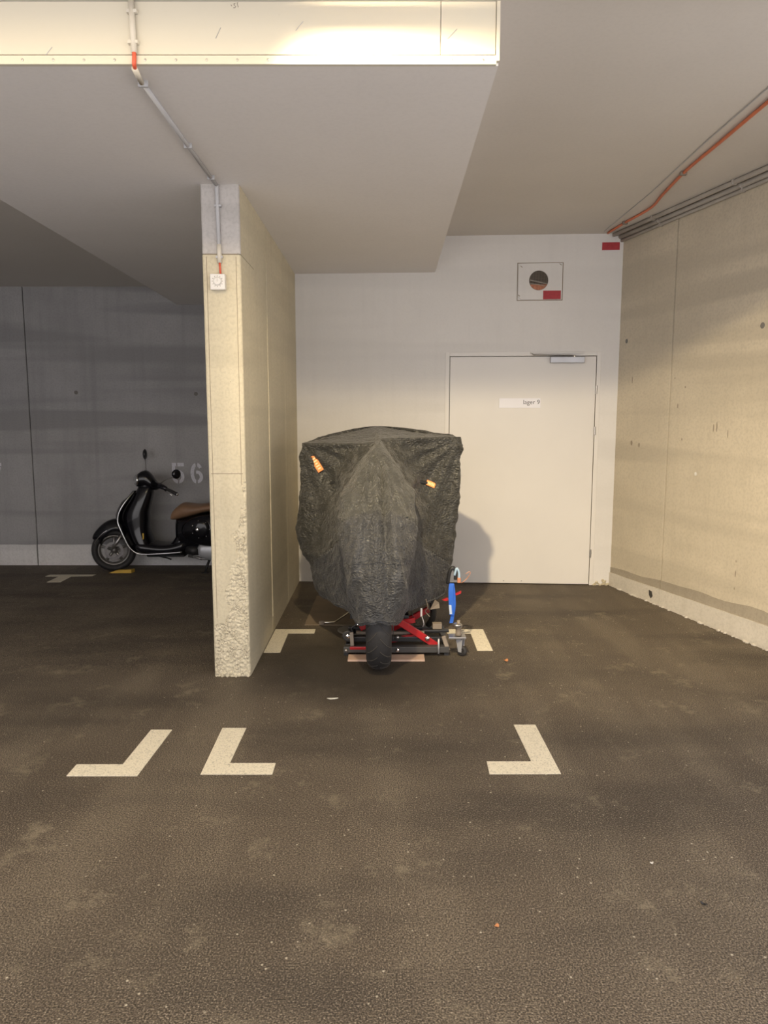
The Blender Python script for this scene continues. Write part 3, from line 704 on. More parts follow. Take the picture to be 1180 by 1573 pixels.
for j in range(1, NR+1):
    t = j/NR; ringp = []
    for i, p in enumerate(rim):
        q = p.lerp(peak, t); back = max(0, (p.y-YS)/0.7)
        q.z = p.z+(peak.z-p.z)*(1-(1-t)**1.7)*(1) - 0.022*math.sin(PI*t)*(1 if p.y < YS else 0.0)
        ringp.append(q)
    G.append(ringp)
# displacement: pleats, folds, crumple
def ridge(v): return max(0.0, 1-2.2*abs(v))**2
def disp(p, i, j):
    s = p.x-XC
    n = 0.005*mnoise.fractal(Vector((p.x*4.5, p.y*4.5, p.z*3.2)), 0.9, 2.0, 3)
    # small crumple
    n += 0.0045*mnoise.fractal(Vector((p.x*17, p.y*17+3, p.z*13)), 0.7, 2.1, 4)
    n += 0.007*ridge(mnoise.noise(Vector((p.x*8+p.z*5, p.y*6, p.z*6-p.x*5))))
    n += 0.005*ridge(mnoise.noise(Vector((p.x*15-p.z*9, p.y*9+5, p.z*13+p.x*4))))
    fr_ = max(0, min(1, (4.75-p.y)/0.35))
    if p.z < 1.27 and fr_ > 0:      # folds fanning out from the apex of the screen
        spread = 0.22+0.78*min(1, (1.31-p.z)/0.95); a = s/spread; lo = min(1, (1.27-p.z)/0.12)
        g = lambda c, w: math.exp(-((a-c)/w)**2)
        n += lo*fr_*(0.022*g(.155, .028)-0.034*g(.075, .034)+0.014*g(-.005, .03)-0.012*g(-.085, .022)+0.016*g(-.165, .022)-.008*g(-.125, .015))
    if p.y < 5.05 and 0.5 < p.z < 1.31 and abs(s) > 0.12:      # drag folds hanging from the two top corners
        cx = 0.49 if s > 0 else -0.53; dx = abs(p.x-cx)+0.02; dz = 1.36-p.z
        ang = math.atan2(dx, dz); rad_ = math.hypot(dx, dz)
        amp = 0.013*min(1, rad_/0.15)*math.exp(-max(0, rad_-0.45)/0.2)*min(1, (abs(s)-0.12)/0.08)
        n += amp*math.sin(ang*15+(1.0 if s > 0 else 2.2)+1.5*mnoise.noise(p*4))
    if j > NV-5 and p.y < 5.0: n *= 0.5
    return n
NJ = len(G)
H2 = []
for j in range(NJ):
    r = []
    for i in range(NU):
        p = G[j][i]
        du = G[j][(i+1) % NU]-G[j][i-1]; dv = G[min(j+1, NJ-1)][i]-G[max(j-1, 0)][i]
        nn = du.cross(dv)
        if nn.length > 1e-9: nn.normalize()
        else: nn = Vector((0, 0, 1))
        k = 1.0 if j < NV else max(0.12, 1-(j-NV)/NR)
        edge = min(1.0, 0.35+j/12)
        r.append(p+nn*disp(p, i, j)*k*edge)
    H2.append(r)
cover = empty('motorcycle_cover', (-0.03, 4.95, 0)); tag(cover, 'dark grey fabric cover draped over the motorcycle in the middle bay', 'cover')
off = Vector((0.03, -4.95, 0))
def seam_j(i):
    a = 2*PI*i/NU; fr_ = max(0, math.cos(a))**2
    zs = 0.52+0.42*max(0, math.cos(a))
    return int(NV*(zs-0.30)/(ZR-0.30))
def cover_part(name, test, mat):
    bm = NB(); vd = {}
    def V(j, i):
        i %= NU
        if (j, i) not in vd: vd[(j, i)] = bm.verts.new(H2[j][i]+off)
        return vd[(j, i)]
    for j in range(NJ-1):
        for i in range(NU):
            if test(j, i):
                bm.faces.new((V(j, i), V(j, i+1), V(j+1, i+1), V(j+1, i)))
    bmesh.ops.remove_doubles(bm, verts=bm.verts, dist=1e-5)
    o = obj(name, bm, mat, cover, True)
    md = o.modifiers.new('thickness', 'SOLIDIFY'); md.thickness = 0.003; md.offset = -1
    return o
def centre(j, i):
    if j >= NV: return False
    k = i if i < NU/2 else NU-1-i; t = j/NV
    return k < (17+14*min(1, t/0.45) if t < 0.6 else 31-5*(t-0.6)/0.4)
cover_part('side_panel', lambda j, i: not centre(j, i) and j >= seam_j(i), m_cov1)
cover_part('lower_side_panel', lambda j, i: not centre(j, i) and j < seam_j(i), m_cov2)
cover_part('front_panel', lambda j, i: centre(j, i) and j >= seam_j(i), m_cov3)
cover_part('lower_front_panel', lambda j, i: centre(j, i) and j < seam_j(i), m_cov4)
bm = NB(); tube(bm, [H2[2][i % NU]+off for i in range(NU)], 0.006, 6); obj('hem', bm, m_cov2, cover, True)
js = int(NV*(0.66-0.30)/(ZR-0.30))
bm = NB(); tube(bm, [H2[js][i % NU]*1.0+off for i in range(-26, 30)], 0.0022, 5); obj('stitching', bm, m_cov2, cover, True)
# reflective patches, laid on the fabric
def nearest(px, pz, s):
    best = None
    for j in range(NV):
        for i in range(NU):
            p = H2[j][i]
            if p.y > YS+0.02: continue
            r = (p.x/p.y-px)**2+((p.z-1.5)/p.y-pz)**2
            if best is None or r < best[0]: best = (r, j, i)
    return best[1:]
def ray(px, py):
    th = math.atan((786.5-640)/FPX); a = (px-590)/FPX; b = -(py-786.5)/FPX
    y = math.cos(th)+b*math.sin(th); z = -math.sin(th)+b*math.cos(th)
    return a/y, z/y
def patch(centre_px, w, h, ang, name):
    rx, rz = ray(*centre_px); j, i = nearest(rx, rz, 0); p = H2[j][i]
    du = (H2[j][(i+3) % NU]-H2[j][i-3]); dv = (H2[j+3][i]-H2[j-3][i]); n = du.cross(dv).normalized()
    if n.y > 0: n = -n
    X = Vector((1, 0, 0)); X = (X-n*X.dot(n)).normalized(); Z = n.cross(X)
    if Z.z < 0: Z = -Z
    c, s = math.cos(math.radians(ang)), math.sin(math.radians(ang)); U = X*c+Z*s; W = -X*s+Z*c
    bm = NB(); c0 = p+n*0.007+off
    prism(bm, [c0-U*w/2-W*h/2, c0+U*w/2-W*h/2, c0+U*w/2+W*h/2, c0-U*w/2+W*h/2], n*0.0025)
    o = obj(name, bm, m_patch, cover)
    for k in range(5):
        bm = NB(); cc = c0+n*0.0026+U*w*(-0.32+0.16*k); a, b = w*0.035, h*(0.26, 0.30, 0.22, 0.30, 0.26)[k]
        prism(bm, [cc-U*a-W*b, cc+U*a-W*b, cc+U*a+W*b, cc-U*a+W*b], n*0.0006); obj('print_stroke', bm, m_patchlight, o)
patch((485, 713), 0.115, 0.042, -58, 'orange_patch')
patch((661, 743), 0.062, 0.034, -22, 'orange_patch')

# ================================================================ motorcycle under the cover
mc = empty('motorcycle', (-0.03, 4.32, 0)); tag(mc, 'black motorcycle under the fabric cover showing its front tyre', 'motorcycle')
def tyre_prof(r, w, ri):
    P = [(ri, -w*0.36), (ri+0.02, -w*0.44)]
    for k in range(13):
        a = -PI*0.46+PI*0.92*k/12; P.append((r-w*0.42+w*0.42*math.cos(a), w*0.5*math.sin(a)/math.sin(PI*.46)))
    P += [(ri+0.02, w*0.44), (ri, w*0.36), (ri, -w*0.36)]; return P
def wheel(parent, cy, cz, r, w, pre, ax='x', cx=0.0, mat=None, disc=True):
    bm = NB(); lathe(bm, tyre_prof(r, w, r*0.70), (cx, cy, cz), ax, 56, mat); t = obj(pre+'_tyre', bm, m_rubber, parent, True)
    bm = NB(); ri = r*0.70
    lathe(bm, [(ri+.002, -w*.34), (ri-.012, -w*.30), (ri-.03, -w*.12), (ri-.03, w*.12), (ri-.012, w*.30), (ri+.002, w*.34), (ri+.002, -w*.34)], (cx, cy, cz), ax, 40, mat)
    R = mat.to_4x4() if mat is not None else Matrix.Identity(4)
    for k in range(5):
        a = 2*PI*k/5+0.3
        d = {'x': Vector((0, math.cos(a), math.sin(a))), 'y': Vector((math.cos(a), 0, math.sin(a)))}[ax]
        d = (R @ d); c = Vector((cx, cy, cz)); tube(bm, [c+d*0.02, c+d*(ri*.5), c+d*(ri-.02)], 0.012, 8, rads=[.022, .014, .018])
    lathe(bm, [(0.0, -w*.42), (0.032, -w*.42), (0.036, 0), (0.032, w*.42), (0.0, w*.42)], (cx, cy, cz), ax, 20, mat)
    rm = obj(pre+'_rim', bm, m_rimgrey, parent, True)
    if disc:
        s = -1 if ax == 'y' else 1
        bm = NB(); q = s*w*0.56; lathe(bm, [(r*.30, q), (r*.42, q), (r*.42, q+.004), (r*.30, q+.004), (r*.30, q)], (cx, cy, cz), ax, 32, mat); obj('brake_disc', bm, M('disc_steel', (0.20, 0.19, 0.19), 0.45, 0.8), rm)
    return t
ft = wheel(mc, 0, 0.302, 0.302, 0.148, 'front', 'x')
# tread grooves cut as dark ribs following the tyre
for s in (-1, 1):
    for k in range(22):
        a = 2*PI*k/22+(0.14 if s > 0 else 0); pts = []
        for q in range(6):
            t = q/5; xx = s*(0.008+0.058*t); aa = a+0.26*t
            an = math.asin(min(1, abs(xx)/0.074)*math.sin(PI*.46)); rr = 0.302-0.0622+0.0622*math.cos(an)+0.0006
            pts.append((xx, rr*math.cos(aa), 0.302+rr*math.sin(aa)))
        if min(p[2] for p in pts) < 0.004: continue
        bm = NB(); tube(bm, pts, 0.0028, 5); obj('tread_groove', bm, m_dark, ft)
for s in (-1, 1):
    bm = NB(); tube(bm, [(s*0.105, 0.0, 0.302), (s*0.105, 0.05, 0.42), (s*0.105, 0.30, 0.98)], 0.028, 14, rads=[.026, .03, .024]); obj('fork_leg', bm, m_black, mc, True)
bm = NB(); tube(bm, [(-0.13, 0, .302), (.13, 0, .302)], 0.014, 12); obj('axle', bm, m_steel, mc, True)
bm = NB(); box(bm, -0.25, 0.27, 0.46, 0.98, 0.235, 0.60, 0.04); obj('engine_block', bm, m_black, mc, True)
for s in (-1, 1):
    bm = NB(); lathe(bm, [(0.0, .03), (.07, .028), (.09, .012), (.09, 0), (0.0, 0)], (0, 0, 0), 'x', 24)
    for v in bm.verts: v.co = Vector((s*(0.17+v.co.x), 0.74+v.co.y, 0.40+v.co.z))
    obj('engine_cover', bm, m_blackmetal, mc, True)
bm = NB()
for k in range(4): tube(bm, smooth_path([(-.105+.07*k, .50, .52), (-.10+.066*k, .40, .46), (-.09+.06*k, .40, .30), (-.07+.045*k, .52, .215), (0, .75, .20)], 4), .019, 10)
tube(bm, [(0, .72, .20), (.12, 1.0, .22), (.20, 1.4, .34)], .035, 12, rads=[.035, .04, .055]); obj('exhaust', bm, m_steel, mc, True)
for s in (-1, 1):
    bm = NB(); tube(bm, smooth_path([(s*.05, .30, .90), (s*.13, .50, .72), (s*.15, .95, .56), (s*.13, 1.15, .38)], 5), .024, 10); obj('frame_rail', bm, m_black, mc, True)
    bm = NB(); tube(bm, [(s*.11, 1.0, .34), (s*.13, 1.44, .305)], .026, 10); obj('swingarm', bm, m_black, mc, True)
wheel(mc, 1.45, 0.305, 0.305, 0.17, 'rear', 'x')
bm = NB(); rings_loft(bm, [[(w*math.cos(a), y, z+h*math.sin(a)) for a in [2*PI*k/16 for k in range(16)]] for y, z, w, h in ((.40, .86, .05, .05), (.46, .86, .12, .10), (.62, .86, .14, .12), (.80, .80, .11, .09), (.88, .78, .05, .04))]); obj('fuel_tank', bm, m_gloss, mc, True)
bm = NB(); rings_loft(bm, [[(w*math.cos(a), y, z+h*math.sin(a)) for a in [2*PI*k/16 for k in range(16)]] for y, z, w, h in ((.84, .76, .06, .03), (.95, .76, .13, .05), (1.2, .78, .14, .05), (1.5, .84, .10, .05), (1.66, .87, .04, .02))]); obj('saddle', bm, m_black, mc, True)
bm = NB(); tube(bm, smooth_path([(-.38, .60, 1.04), (-.22, .50, 1.08), (0, .42, 1.04), (.22, .50, 1.08), (.38, .60, 1.04)], 5), .013, 10); obj('handlebar', bm, m_black, mc, True)
bm = NB(); rings_loft(bm, [[(w*math.cos(a), y+d*math.sin(a), z) for a in [2*PI*k/16 for k in range(16)]] for z, y, w, d in ((.55, .02, .05, .06), (.70, .08, .12, .1), (.9, .20, .15, .1), (1.05, .30, .12, .08), (1.2, .38, .05, .03))]); obj('nose_fairing', bm, m_gloss, mc, True)
bm = NB(); rings_loft(bm, [[(w*math.cos(a), y+w*.6*math.sin(a), z) for a in [2*PI*k/14 for k in range(14)]] for z, y, w in ((.30, -.02, .05), (.62, .0, .06))]) ; bm.free()
# bits hanging below the cover: white tag, hose loops, small plate, bent chrome side stand
bm = NB(); box(bm, 0.262, 0.274, 0.27, 0.275, 0.235, 0.29, .001); obj('white_tag', bm, m_white, mc)
for k, pts in enumerate(([(.27, .272, .24), (.285, .275, .19), (.28, .30, .16)], [(.30, .35, .33), (.315, .36, .27), (.30, .38, .24), (.33, .39, .20)], [(.20, .33, .27), (.225, .34, .20), (.24, .35, .17)])):
    bm = NB(); tube(bm, smooth_path(pts, 5), .003, 6); obj('cable', bm, (m_grey, m_tan, m_black)[k], mc, True)
bm = NB(); tube(bm, smooth_path([(.26, .45, .40), (.34, .46, .30), (.36, .50, .18), (.33, .55, .10)], 6), .022, 10); obj('hose', bm, m_black, mc, True)
bm = NB(); prism(bm, [(.335, .44, .235), (.365, .44, .30), (.395, .46, .275), (.40, .46, .24)], (0, .02, 0)); obj('foot_plate', bm, m_tan, mc)
ss = NB(); tube(ss, smooth_path([(-.415, .90, .016), (-.34, .89, .022), (-.30, .87, .045), (-.18, .78, .155), (-.14, .76, .20)], 5), .0075, 8); sst = obj('side_stand', ss, m_chrome, mc, True)
bm = NB(); box(bm, -.44, -.405, .87, .90, .0075, .034, .003); lathe(bm, [(.009, -.004), (.009, .0), (0, .0)], (-.4225, .868, .021), 'y', 12); obj('stand_foot', bm, m_tan, sst)

# ================================================================ motorcycle lift (scissor jack)
jk = empty('motorcycle_lift', (0, 4.55, 0)); tag(jk, 'low black and red scissor lift under the motorcycle', 'lift')
def jb(name, a, b, mat, parent=jk, bev=.003):
    bm = NB(); box(bm, *a, *b[:0]) if False else box(bm, a[0], a[1], a[2], a[3], a[4], a[5], bev); return obj(name, bm, mat, parent)
fr_ = jb('front_rail', (-0.255, 0.412, -0.045, 0.005, 0.024, 0.062), (), M('rail_grey', (0.055, 0.053, 0.052), 0.5))
jb('upper_rail', (-0.235, 0.39, 0.02, 0.06, 0.075, 0.105), (), m_blackmetal)
jb('rear_rail', (-0.245, 0.41, 0.36, 0.41, 0.03, 0.07), (), m_blackmetal)
jb('side_rail', (-0.245, -0.205, 0.005, 0.36, 0.035, 0.065), (), m_blackmetal)
jb('side_rail', (0.375, 0.412, 0.005, 0.36, 0.035, 0.065), (), m_blackmetal)
jb('top_plate', (-0.15, 0.16, 0.10, 0.34, 0.205, 0.225), (), m_blackmetal)
jb('red_bar', (-0.215, -0.085, -0.048, -0.040, 0.045, 0.064), (), m_redpaint)
def bar(p, q, w, t, mat, name, parent=jk):
    """flat steel bar from p to q, w high, t deep in y"""
    p, q = Vector(p), Vector(q); d = (q-p).normalized(); n = Vector((-d.z, 0, d.x)) if abs(d.y) < .5 else Vector((0, 0, 1))
    y = d.cross(n).normalized(); bm = NB()
    prism(bm, [p+n*w/2-y*t/2, q+n*w/2-y*t/2, q-n*w/2-y*t/2, p-n*w/2-y*t/2], y*t)
    bmesh.ops.bevel(bm, geom=list(bm.edges), offset=min(t, w)*.12, segments=1, affect='EDGES'); return obj(name, bm, mat, parent)
bar((0.085, .02, .215), (0.345, .02, .045), .042, .03, m_redpaint, 'scissor_arm')
bar((-0.04, .05, .06), (0.24, .05, .115), .030, .03, m_redpaint, 'scissor_arm')
bar((0.02, .30, .06), (0.30, .30, .215), .040, .03, m_redpaint, 'scissor_arm')
bar((-0.02, .09, .16), (0.20, .09, .20), .035, .03, m_redpaint, 'scissor_link')
bar((-0.16, .10, .21), (-0.125, .10, .135), .05, .03, m_redpaint, 'scissor_link')
bar((0.11, .12, .25), (0.125, .12, .17), .014, .014, m_redpaint, 'jack_screw')
bar((-0.18, .08, .118), (0.26, .08, .118), .018, .03, m_wood if False else m_tan, 'cross_bar')
bar((0.375, -.02, .125), (0.405, -.03, .035), .026, .02, m_tan, 'upright_plate')
bar((-0.205, -.02, .150), (-0.200, -.03, .065), .024, .02, m_tan, 'upright_plate')
jb('pad_block', (0.315, 0.375, .10, .15, .135, .170), (), m_tan); jb('pad_arm', (0.25, 0.42, .08, .12, .118, .134), (), m_blackmetal)
def bolt(x, y, z, r, name='bolt', mat=m_steel, parent=jk):
    bm = NB(); lathe(bm, [(0, -.012), (r*.8, -.011), (r, -.006), (r, 0), (0, 0)], (x, y, z), 'y', 16); return obj(name, bm, mat, parent, True)
bolt(0.275, .0, .105, .016, mat=m_chrome); bolt(0.085, -.045, .043, .012, mat=m_chrome); bolt(-0.238, -.046, .040, .010); bolt(.085, .0, .11, .012); bolt(-0.165, .0, .195, .012, mat=m_chrome)
bm = NB(); tube(bm, [(0.343, -.055, .118), (0.343, -.055, .022)], .006, 8); obj('pin', bm, m_alu, jk, True)
# left roller, feet, right castor with swivel post
bm = NB(); lathe(bm, [(.012, -.012), (.034, -.012), (.036, -.006), (.036, .006), (.034, .012), (.012, .012), (.012, -.012)], (-.228, -.01, .125), 'y', 24); rl = obj('roller', bm, m_rubber, jk, True)
bolt(-.228, -.018, .125, .016, 'roller_hub', m_chrome, rl)
bm = NB(); tube(bm, smooth_path([(-.19, .0, .235), (-.175, -.01, .20), (-.205, -.01, .175), (-.20, -.01, .15)], 5), .006, 7); obj('hook', bm, m_black, jk, True)
jb('clamp_body', (-.215, -.13, .02, .08, .225, .262), (), m_black)
for x in (-.24, .395):
    jb('foot', (x-.015, x+.015, -.03, .0, 0.0, .024), (), m_rubber); jb('foot', (x-.015, x+.015, .37, .40, 0.0, .03), (), m_rubber)
cs = NB(); lathe(cs, [(.010, -.011), (.030, -.011), (.033, -.006), (.033, .006), (.030, .011), (.010, .011), (.010, -.011)], (0, 0, 0), 'x', 24, None)
Rz = Matrix.Rotation(math.radians(55), 4, 'Z')
for v in cs.verts: v.co = Vector((.492, -.03, .033))+(Rz @ v.co)
obj('castor_wheel', cs, m_rubber, jk, True)
cf = NB()
for s in (-1, 1):
    prism(cf, [Vector((s*.015, -.016, .078)), Vector((s*.015, .03, .078)), Vector((s*.015, .012, -.006)), Vector((s*.015, -.010, -.008))], (s*.003, 0, 0))
box(cf, -.018, .018, -.018, .032, .074, .080)
for v in cf.verts: v.co = Vector((.488, -.028, .033))+(Rz @ v.co)
obj('castor_fork', cf, m_alu, jk)
jb('castor_plate', (.405, .515, -.06, .02, .115, .128), (), m_steel)
bm = NB(); lathe(bm, [(.010, 0), (.022, .004), (.018, .02), (.018, .05), (.024, .055), (.024, .072), (.010, .078), (.010, .10), (0, .10)], (.470, -.02, .128), 'z', 18); obj('swivel_post', bm, m_tan, jk, True)
bm = NB(); lathe(bm, [(0, 0), (.03, .0), (.03, .012), (.02, .018), (0, .018)], (.462, -.02, .19), 'z', 18); obj('swivel_cap', bm, m_steel, jk, True)

# ratchet strap and cord on the right side
st = empty('ratchet_strap', (0.43, 4.66, 0.18)); tag(st, 'bright blue webbing strap hanging at the right end of the lift', 'strap')
def ribbon(pts, w, t, mat, name, parent, dirv=(1, 0, 0)):
    P = smooth_path(pts, 5); bm = NB(); D = Vector(dirv).normalized(); R = []
    for i, p in enumerate(P):
        tg = (P[min(i+1, len(P)-1)]-P[max(i-1, 0)]).normalized(); n = tg.cross(D).normalized()
        R.append([p-D*w/2-n*t/2, p+D*w/2-n*t/2, p+D*w/2+n*t/2, p-D*w/2+n*t/2])
    rings_loft(bm, R); return obj(name, bm, mat, parent)
ribbon([(.005, 0, .255), (.000, -.006, .20), (.004, -.004, .12), (.010, 0, .045)], .030, .003, m_blue, 'webbing', st)
ribbon([(.012, .012, .25), (.020, .010, .18), (.022, .008, .10), (.012, .012, .02), (.006, .008, -.01)], .024, .003, m_blue, 'webbing', st, (1, .3, 0))
ribbon([(-.004, -.008, .115), (-.001, -.010, .085), (.002, -.010, .055)], .016, .004, M('pale_blue_web', (0.45, 0.55, 0.72), 0.5), 'stitch_pad', st)
bm = NB(); tube(bm, smooth_path([(-.02, 0, .255), (-.01, -.01, .33), (.012, -.01, .36), (.03, 0, .33), (.03, 0, .28)], 5), .012, 8); obj('strap_end', bm, m_black, st, True)
bm = NB(); tube(bm, smooth_path([(.022, -.012, .31), (.034, -.016, .355), (.05, -.014, .33), (.052, -.012, .275)], 5), .008, 8); obj('buckle', bm, M('pale_blue_plastic', (0.35, 0.48, 0.62), 0.3), st, True)
bm = NB(); box(bm, .040, .062, -.022, -.008, .262, .296, .003); obj('copper_clip', bm, M('copper_tone', (0.55, 0.24, 0.13), 0.4, 0.3), st)
bm = NB(); prism(bm, [(-.055, .0, .145), (-.02, .0, .16), (-.012, .0, .145), (-.03, .0, .138)], (0, .02, 0)); prism(bm, [(.03, .0, .185), (.068, .0, .205), (.066, .0, .188), (.035, .0, .175)], (0, .02, 0)); obj('red_tab', bm, m_redpaint, st)
bm = NB(); tube(bm, smooth_path([(.06, .0, .27), (.075, .02, .255), (.11, .03, .285), (.128, .03, .315), (.122, .03, .325), (.098, .03, .31)], 6), .0022, 6); obj('copper_wire', bm, M('copper_tone', (0.5, 0.2, 0.1)), st, True)

# plank, cardboard, disc
bm = NB(); box(bm, -.224, .252, 4.406, 4.512, 0.0, .012, .0015); tag(obj('plank', bm, m_wood), 'pale raw plank on the floor under the front rail of the lift', 'plank')
bm = NB(); NXc = 14; g = []
P0, P1, P2, P3 = Vector((-.575, 5.205, 0)), Vector((-.12, 5.19, 0)), Vector((-.13, 6.05, 0)), Vector((-.565, 6.08, 0))
prism(bm, [P+Vector((0, 0, .0005)) for P in (P0, P1, P2, P3)], (0, 0, .006)); tag(obj('cardboard_sheet', bm, m_card), 'flat brown cardboard sheet on the floor left of the motorcycle', 'cardboard')
bm = NB(); lathe(bm, [(0, .0), (.10, 0), (.105, .004), (.105, .012), (.098, .014), (.090, .008), (0, .008)], (-.222, 5.06, 0), 'z', 36); tag(obj('drip_tray', bm, M('tray_grey', (0.17, 0.155, 0.135), 0.7, var=.1), None, True), 'shallow round grey tray on the floor in front of the cardboard', 'tray')

# ================================================================ scooter
SC = (-2.965, 8.0, floor_z(-2.965, 8.0))
sc = empty('scooter', SC); tag(sc, 'glossy black motor scooter with brown seat parked by the grey wall', 'scooter')
def sring(cx, cy, cz, ry, rz, n=20, e=0.75, tilt=0.0):
    out = []
    for k in range(n):
        a = 2*PI*k/n; c, s = math.cos(a), math.sin(a)
        yy = math.copysign(abs(c)**e, c)*ry; zz = math.copysign(abs(s)**e, s)*rz
        out.append(Vector((cx+zz*math.sin(tilt), cy+yy, cz+zz*math.cos(tilt))))
    return out
def hring(x0, x1, z, w, n=20, e=0.7, cy=0.0):
    cx, rx = (x0+x1)/2, (x1-x0)/2
    return [Vector((cx+math.copysign(abs(math.cos(a))**e, math.cos(a))*rx, cy+math.copysign(abs(math.sin(a))**e, math.sin(a))*w, z)) for a in [2*PI*k/n for k in range(n)]]
def dense(T, n=4):
    V = [Vector(t[:3]).to_4d() for t in T]; out = []
    K = len(T[0])
    for i in range(len(T)-1):
        p0, p1, p2, p3 = T[max(i-1, 0)], T[i], T[i+1], T[min(i+2, len(T)-1)]
        for k in range(n):
            t = k/n
            out.append(tuple(0.5*(2*b+(c-a)*t+(2*a-5*b+4*c-d)*t*t+(-a+3*b-3*c+d)*t**3) for a, b, c, d in zip(p0, p1, p2, p3)))
    out.append(T[-1]); return out
Ry = Matrix.Rotation(math.radians(16), 3, 'Z')          # the front wheel is steered a little towards the viewer
wheel(sc, 0, 0.236, 0.236, 0.112, 'front', 'y', 0.0, Ry)
wheel(sc, 0, 0.236, 0.236, 0.125, 'rear', 'y', 1.36)
# mudguard
bm = NB(); R = []
arcp = dense([(-.205, .368, .035), (-.185, .42, .060), (-.11, .505, .078), (-.03, .553, .086), (.05, .566, .090), (.12, .535, .085), (.165, .46, .075)], 4)
for x, z, w in arcp:
    x, z, w = x*1.05-.004, .236+(z-.236)*1.045, w*1.1
    ring_ = []; rad = Vector((x, 0, z-.20)).normalized()
    for k in range(17):
        t = -1+2*k/16; d = 0.12*abs(t)**2.6; ring_.append(Vector((x, w*math.copysign(abs(t)**.8, t), z))-rad*d)
    R.append([Ry @ p for p in ring_])
V = [[bm.verts.new(p) for p in r] for r in R]
for A, B in zip(V, V[1:]):
    for k in range(16): bm.faces.new((A[k], A[k+1], B[k+1], B[k]))
o = obj('mudguard', bm, m_gloss, sc, True); o.modifiers.new('t', 'SOLIDIFY').thickness = .006
bm = NB(); tube(bm, [Ry @ Vector((x*.985, -w*1.0, z-.075)) for x, z, w in arcp[2:12]], .004, 6); obj('mudguard_trim', bm, m_chrome, o, True)
bm = NB(); tube(bm, [(-.0, -.085, .25), (.06, -.08, .33), (.12, -.07, .42)], .017, 10, rads=[.014, .018, .018]); obj('fork_arm', bm, m_steel, sc, True)
# legshield: curved plate whose rim carries the trim
TR = [(.275, .885), (.235, .83), (.19, .77), (.15, .70), (.126, .635), (.122, .56), (.155, .47), (.19, .385), (.23, .30), (.29, .238)]
TW = [.085, .13, .155, .172, .18, .185, .188, .188, .185, .175]
bm = NB(); V = []
for (x, z), w in zip(TR, TW):
    V.append([bm.verts.new((x-0.075*(1-abs(t)**2.2)*(.6 if z > .8 else 1), w*t, z)) for t in [-1+2*k/14 for k in range(15)]])
for A, B in zip(V, V[1:]):
    for k in range(14): bm.faces.new((A[k], A[k+1], B[k+1], B[k]))
ls = obj('legshield', bm, m_gloss, sc, True); ls.modifiers.new('t', 'SOLIDIFY').thickness = .012
tp = [(x, -w-.002, z) for (x, z), w in zip(TR, TW)]+[(.37, -.17, .216), (.60, -.17, .224), (.79, -.17, .240)]
bm = NB(); tube(bm, smooth_path(tp, 4), .0065, 8); obj('chrome_trim', bm, m_chrome, ls, True)
bm = NB(); tube(bm, smooth_path([(x, -y, z) for x, y, z in tp], 4), .0065, 8); obj('chrome_trim', bm, m_chrome, ls, True)
bm = NB(); rings_loft(bm, [hring(x0, x1, z, w) for x0, x1, z, w in dense([(.13, .20, .50, .03), (.06, .16, .56, .05), (.045, .16, .61, .055), (.085, .19, .69, .05), (.15, .24, .78, .042), (.22, .29, .87, .03)], 3)]); obj('horn_cover', bm, m_gloss, sc, True)
# inner shield / column
bm = NB(); rings_loft(bm, [hring(x0, x1, z, w) for x0, x1, z, w in dense([(.24, .44, .315, .16), (.21, .425, .36, .155), (.17, .395, .46, .145), (.135, .40, .58, .14), (.145, .405, .66, .135), (.21, .43, .77, .12), (.27, .455, .87, .095), (.30, .46, .93, .075)], 3)]); obj('inner_shield', bm, m_gloss, sc, True)
bm = NB(); tube(bm, smooth_path([(.365, -.135, .36), (.372, -.142, .40), (.37, -.14, .44)], 4), .009, 8, flat=.6); obj('amber_reflector', bm, m_yellow, sc, True)
# floorboard
bm = NB(); rings_loft(bm, [sring(x, 0, (a+b)/2, w, (b-a)/2, 20, .6) for x, a, b, w in dense([(.24, .245, .31, .13), (.30, .222, .345, .168), (.40, .205, .335, .172), (.55, .205, .312, .172), (.68, .212, .325, .172), (.78, .225, .36, .165), (.84, .24, .37, .13)], 3)]); obj('floorboard', bm, m_gloss, sc, True)
bm = NB(); box(bm, .38, .80, -.10, .10, .17, .21, .02); tube(bm, [(.50, -.09, .185), (.62, -.12, .165), (.66, -.12, .15)], .008, 6); obj('underframe', bm, m_black, sc, True)
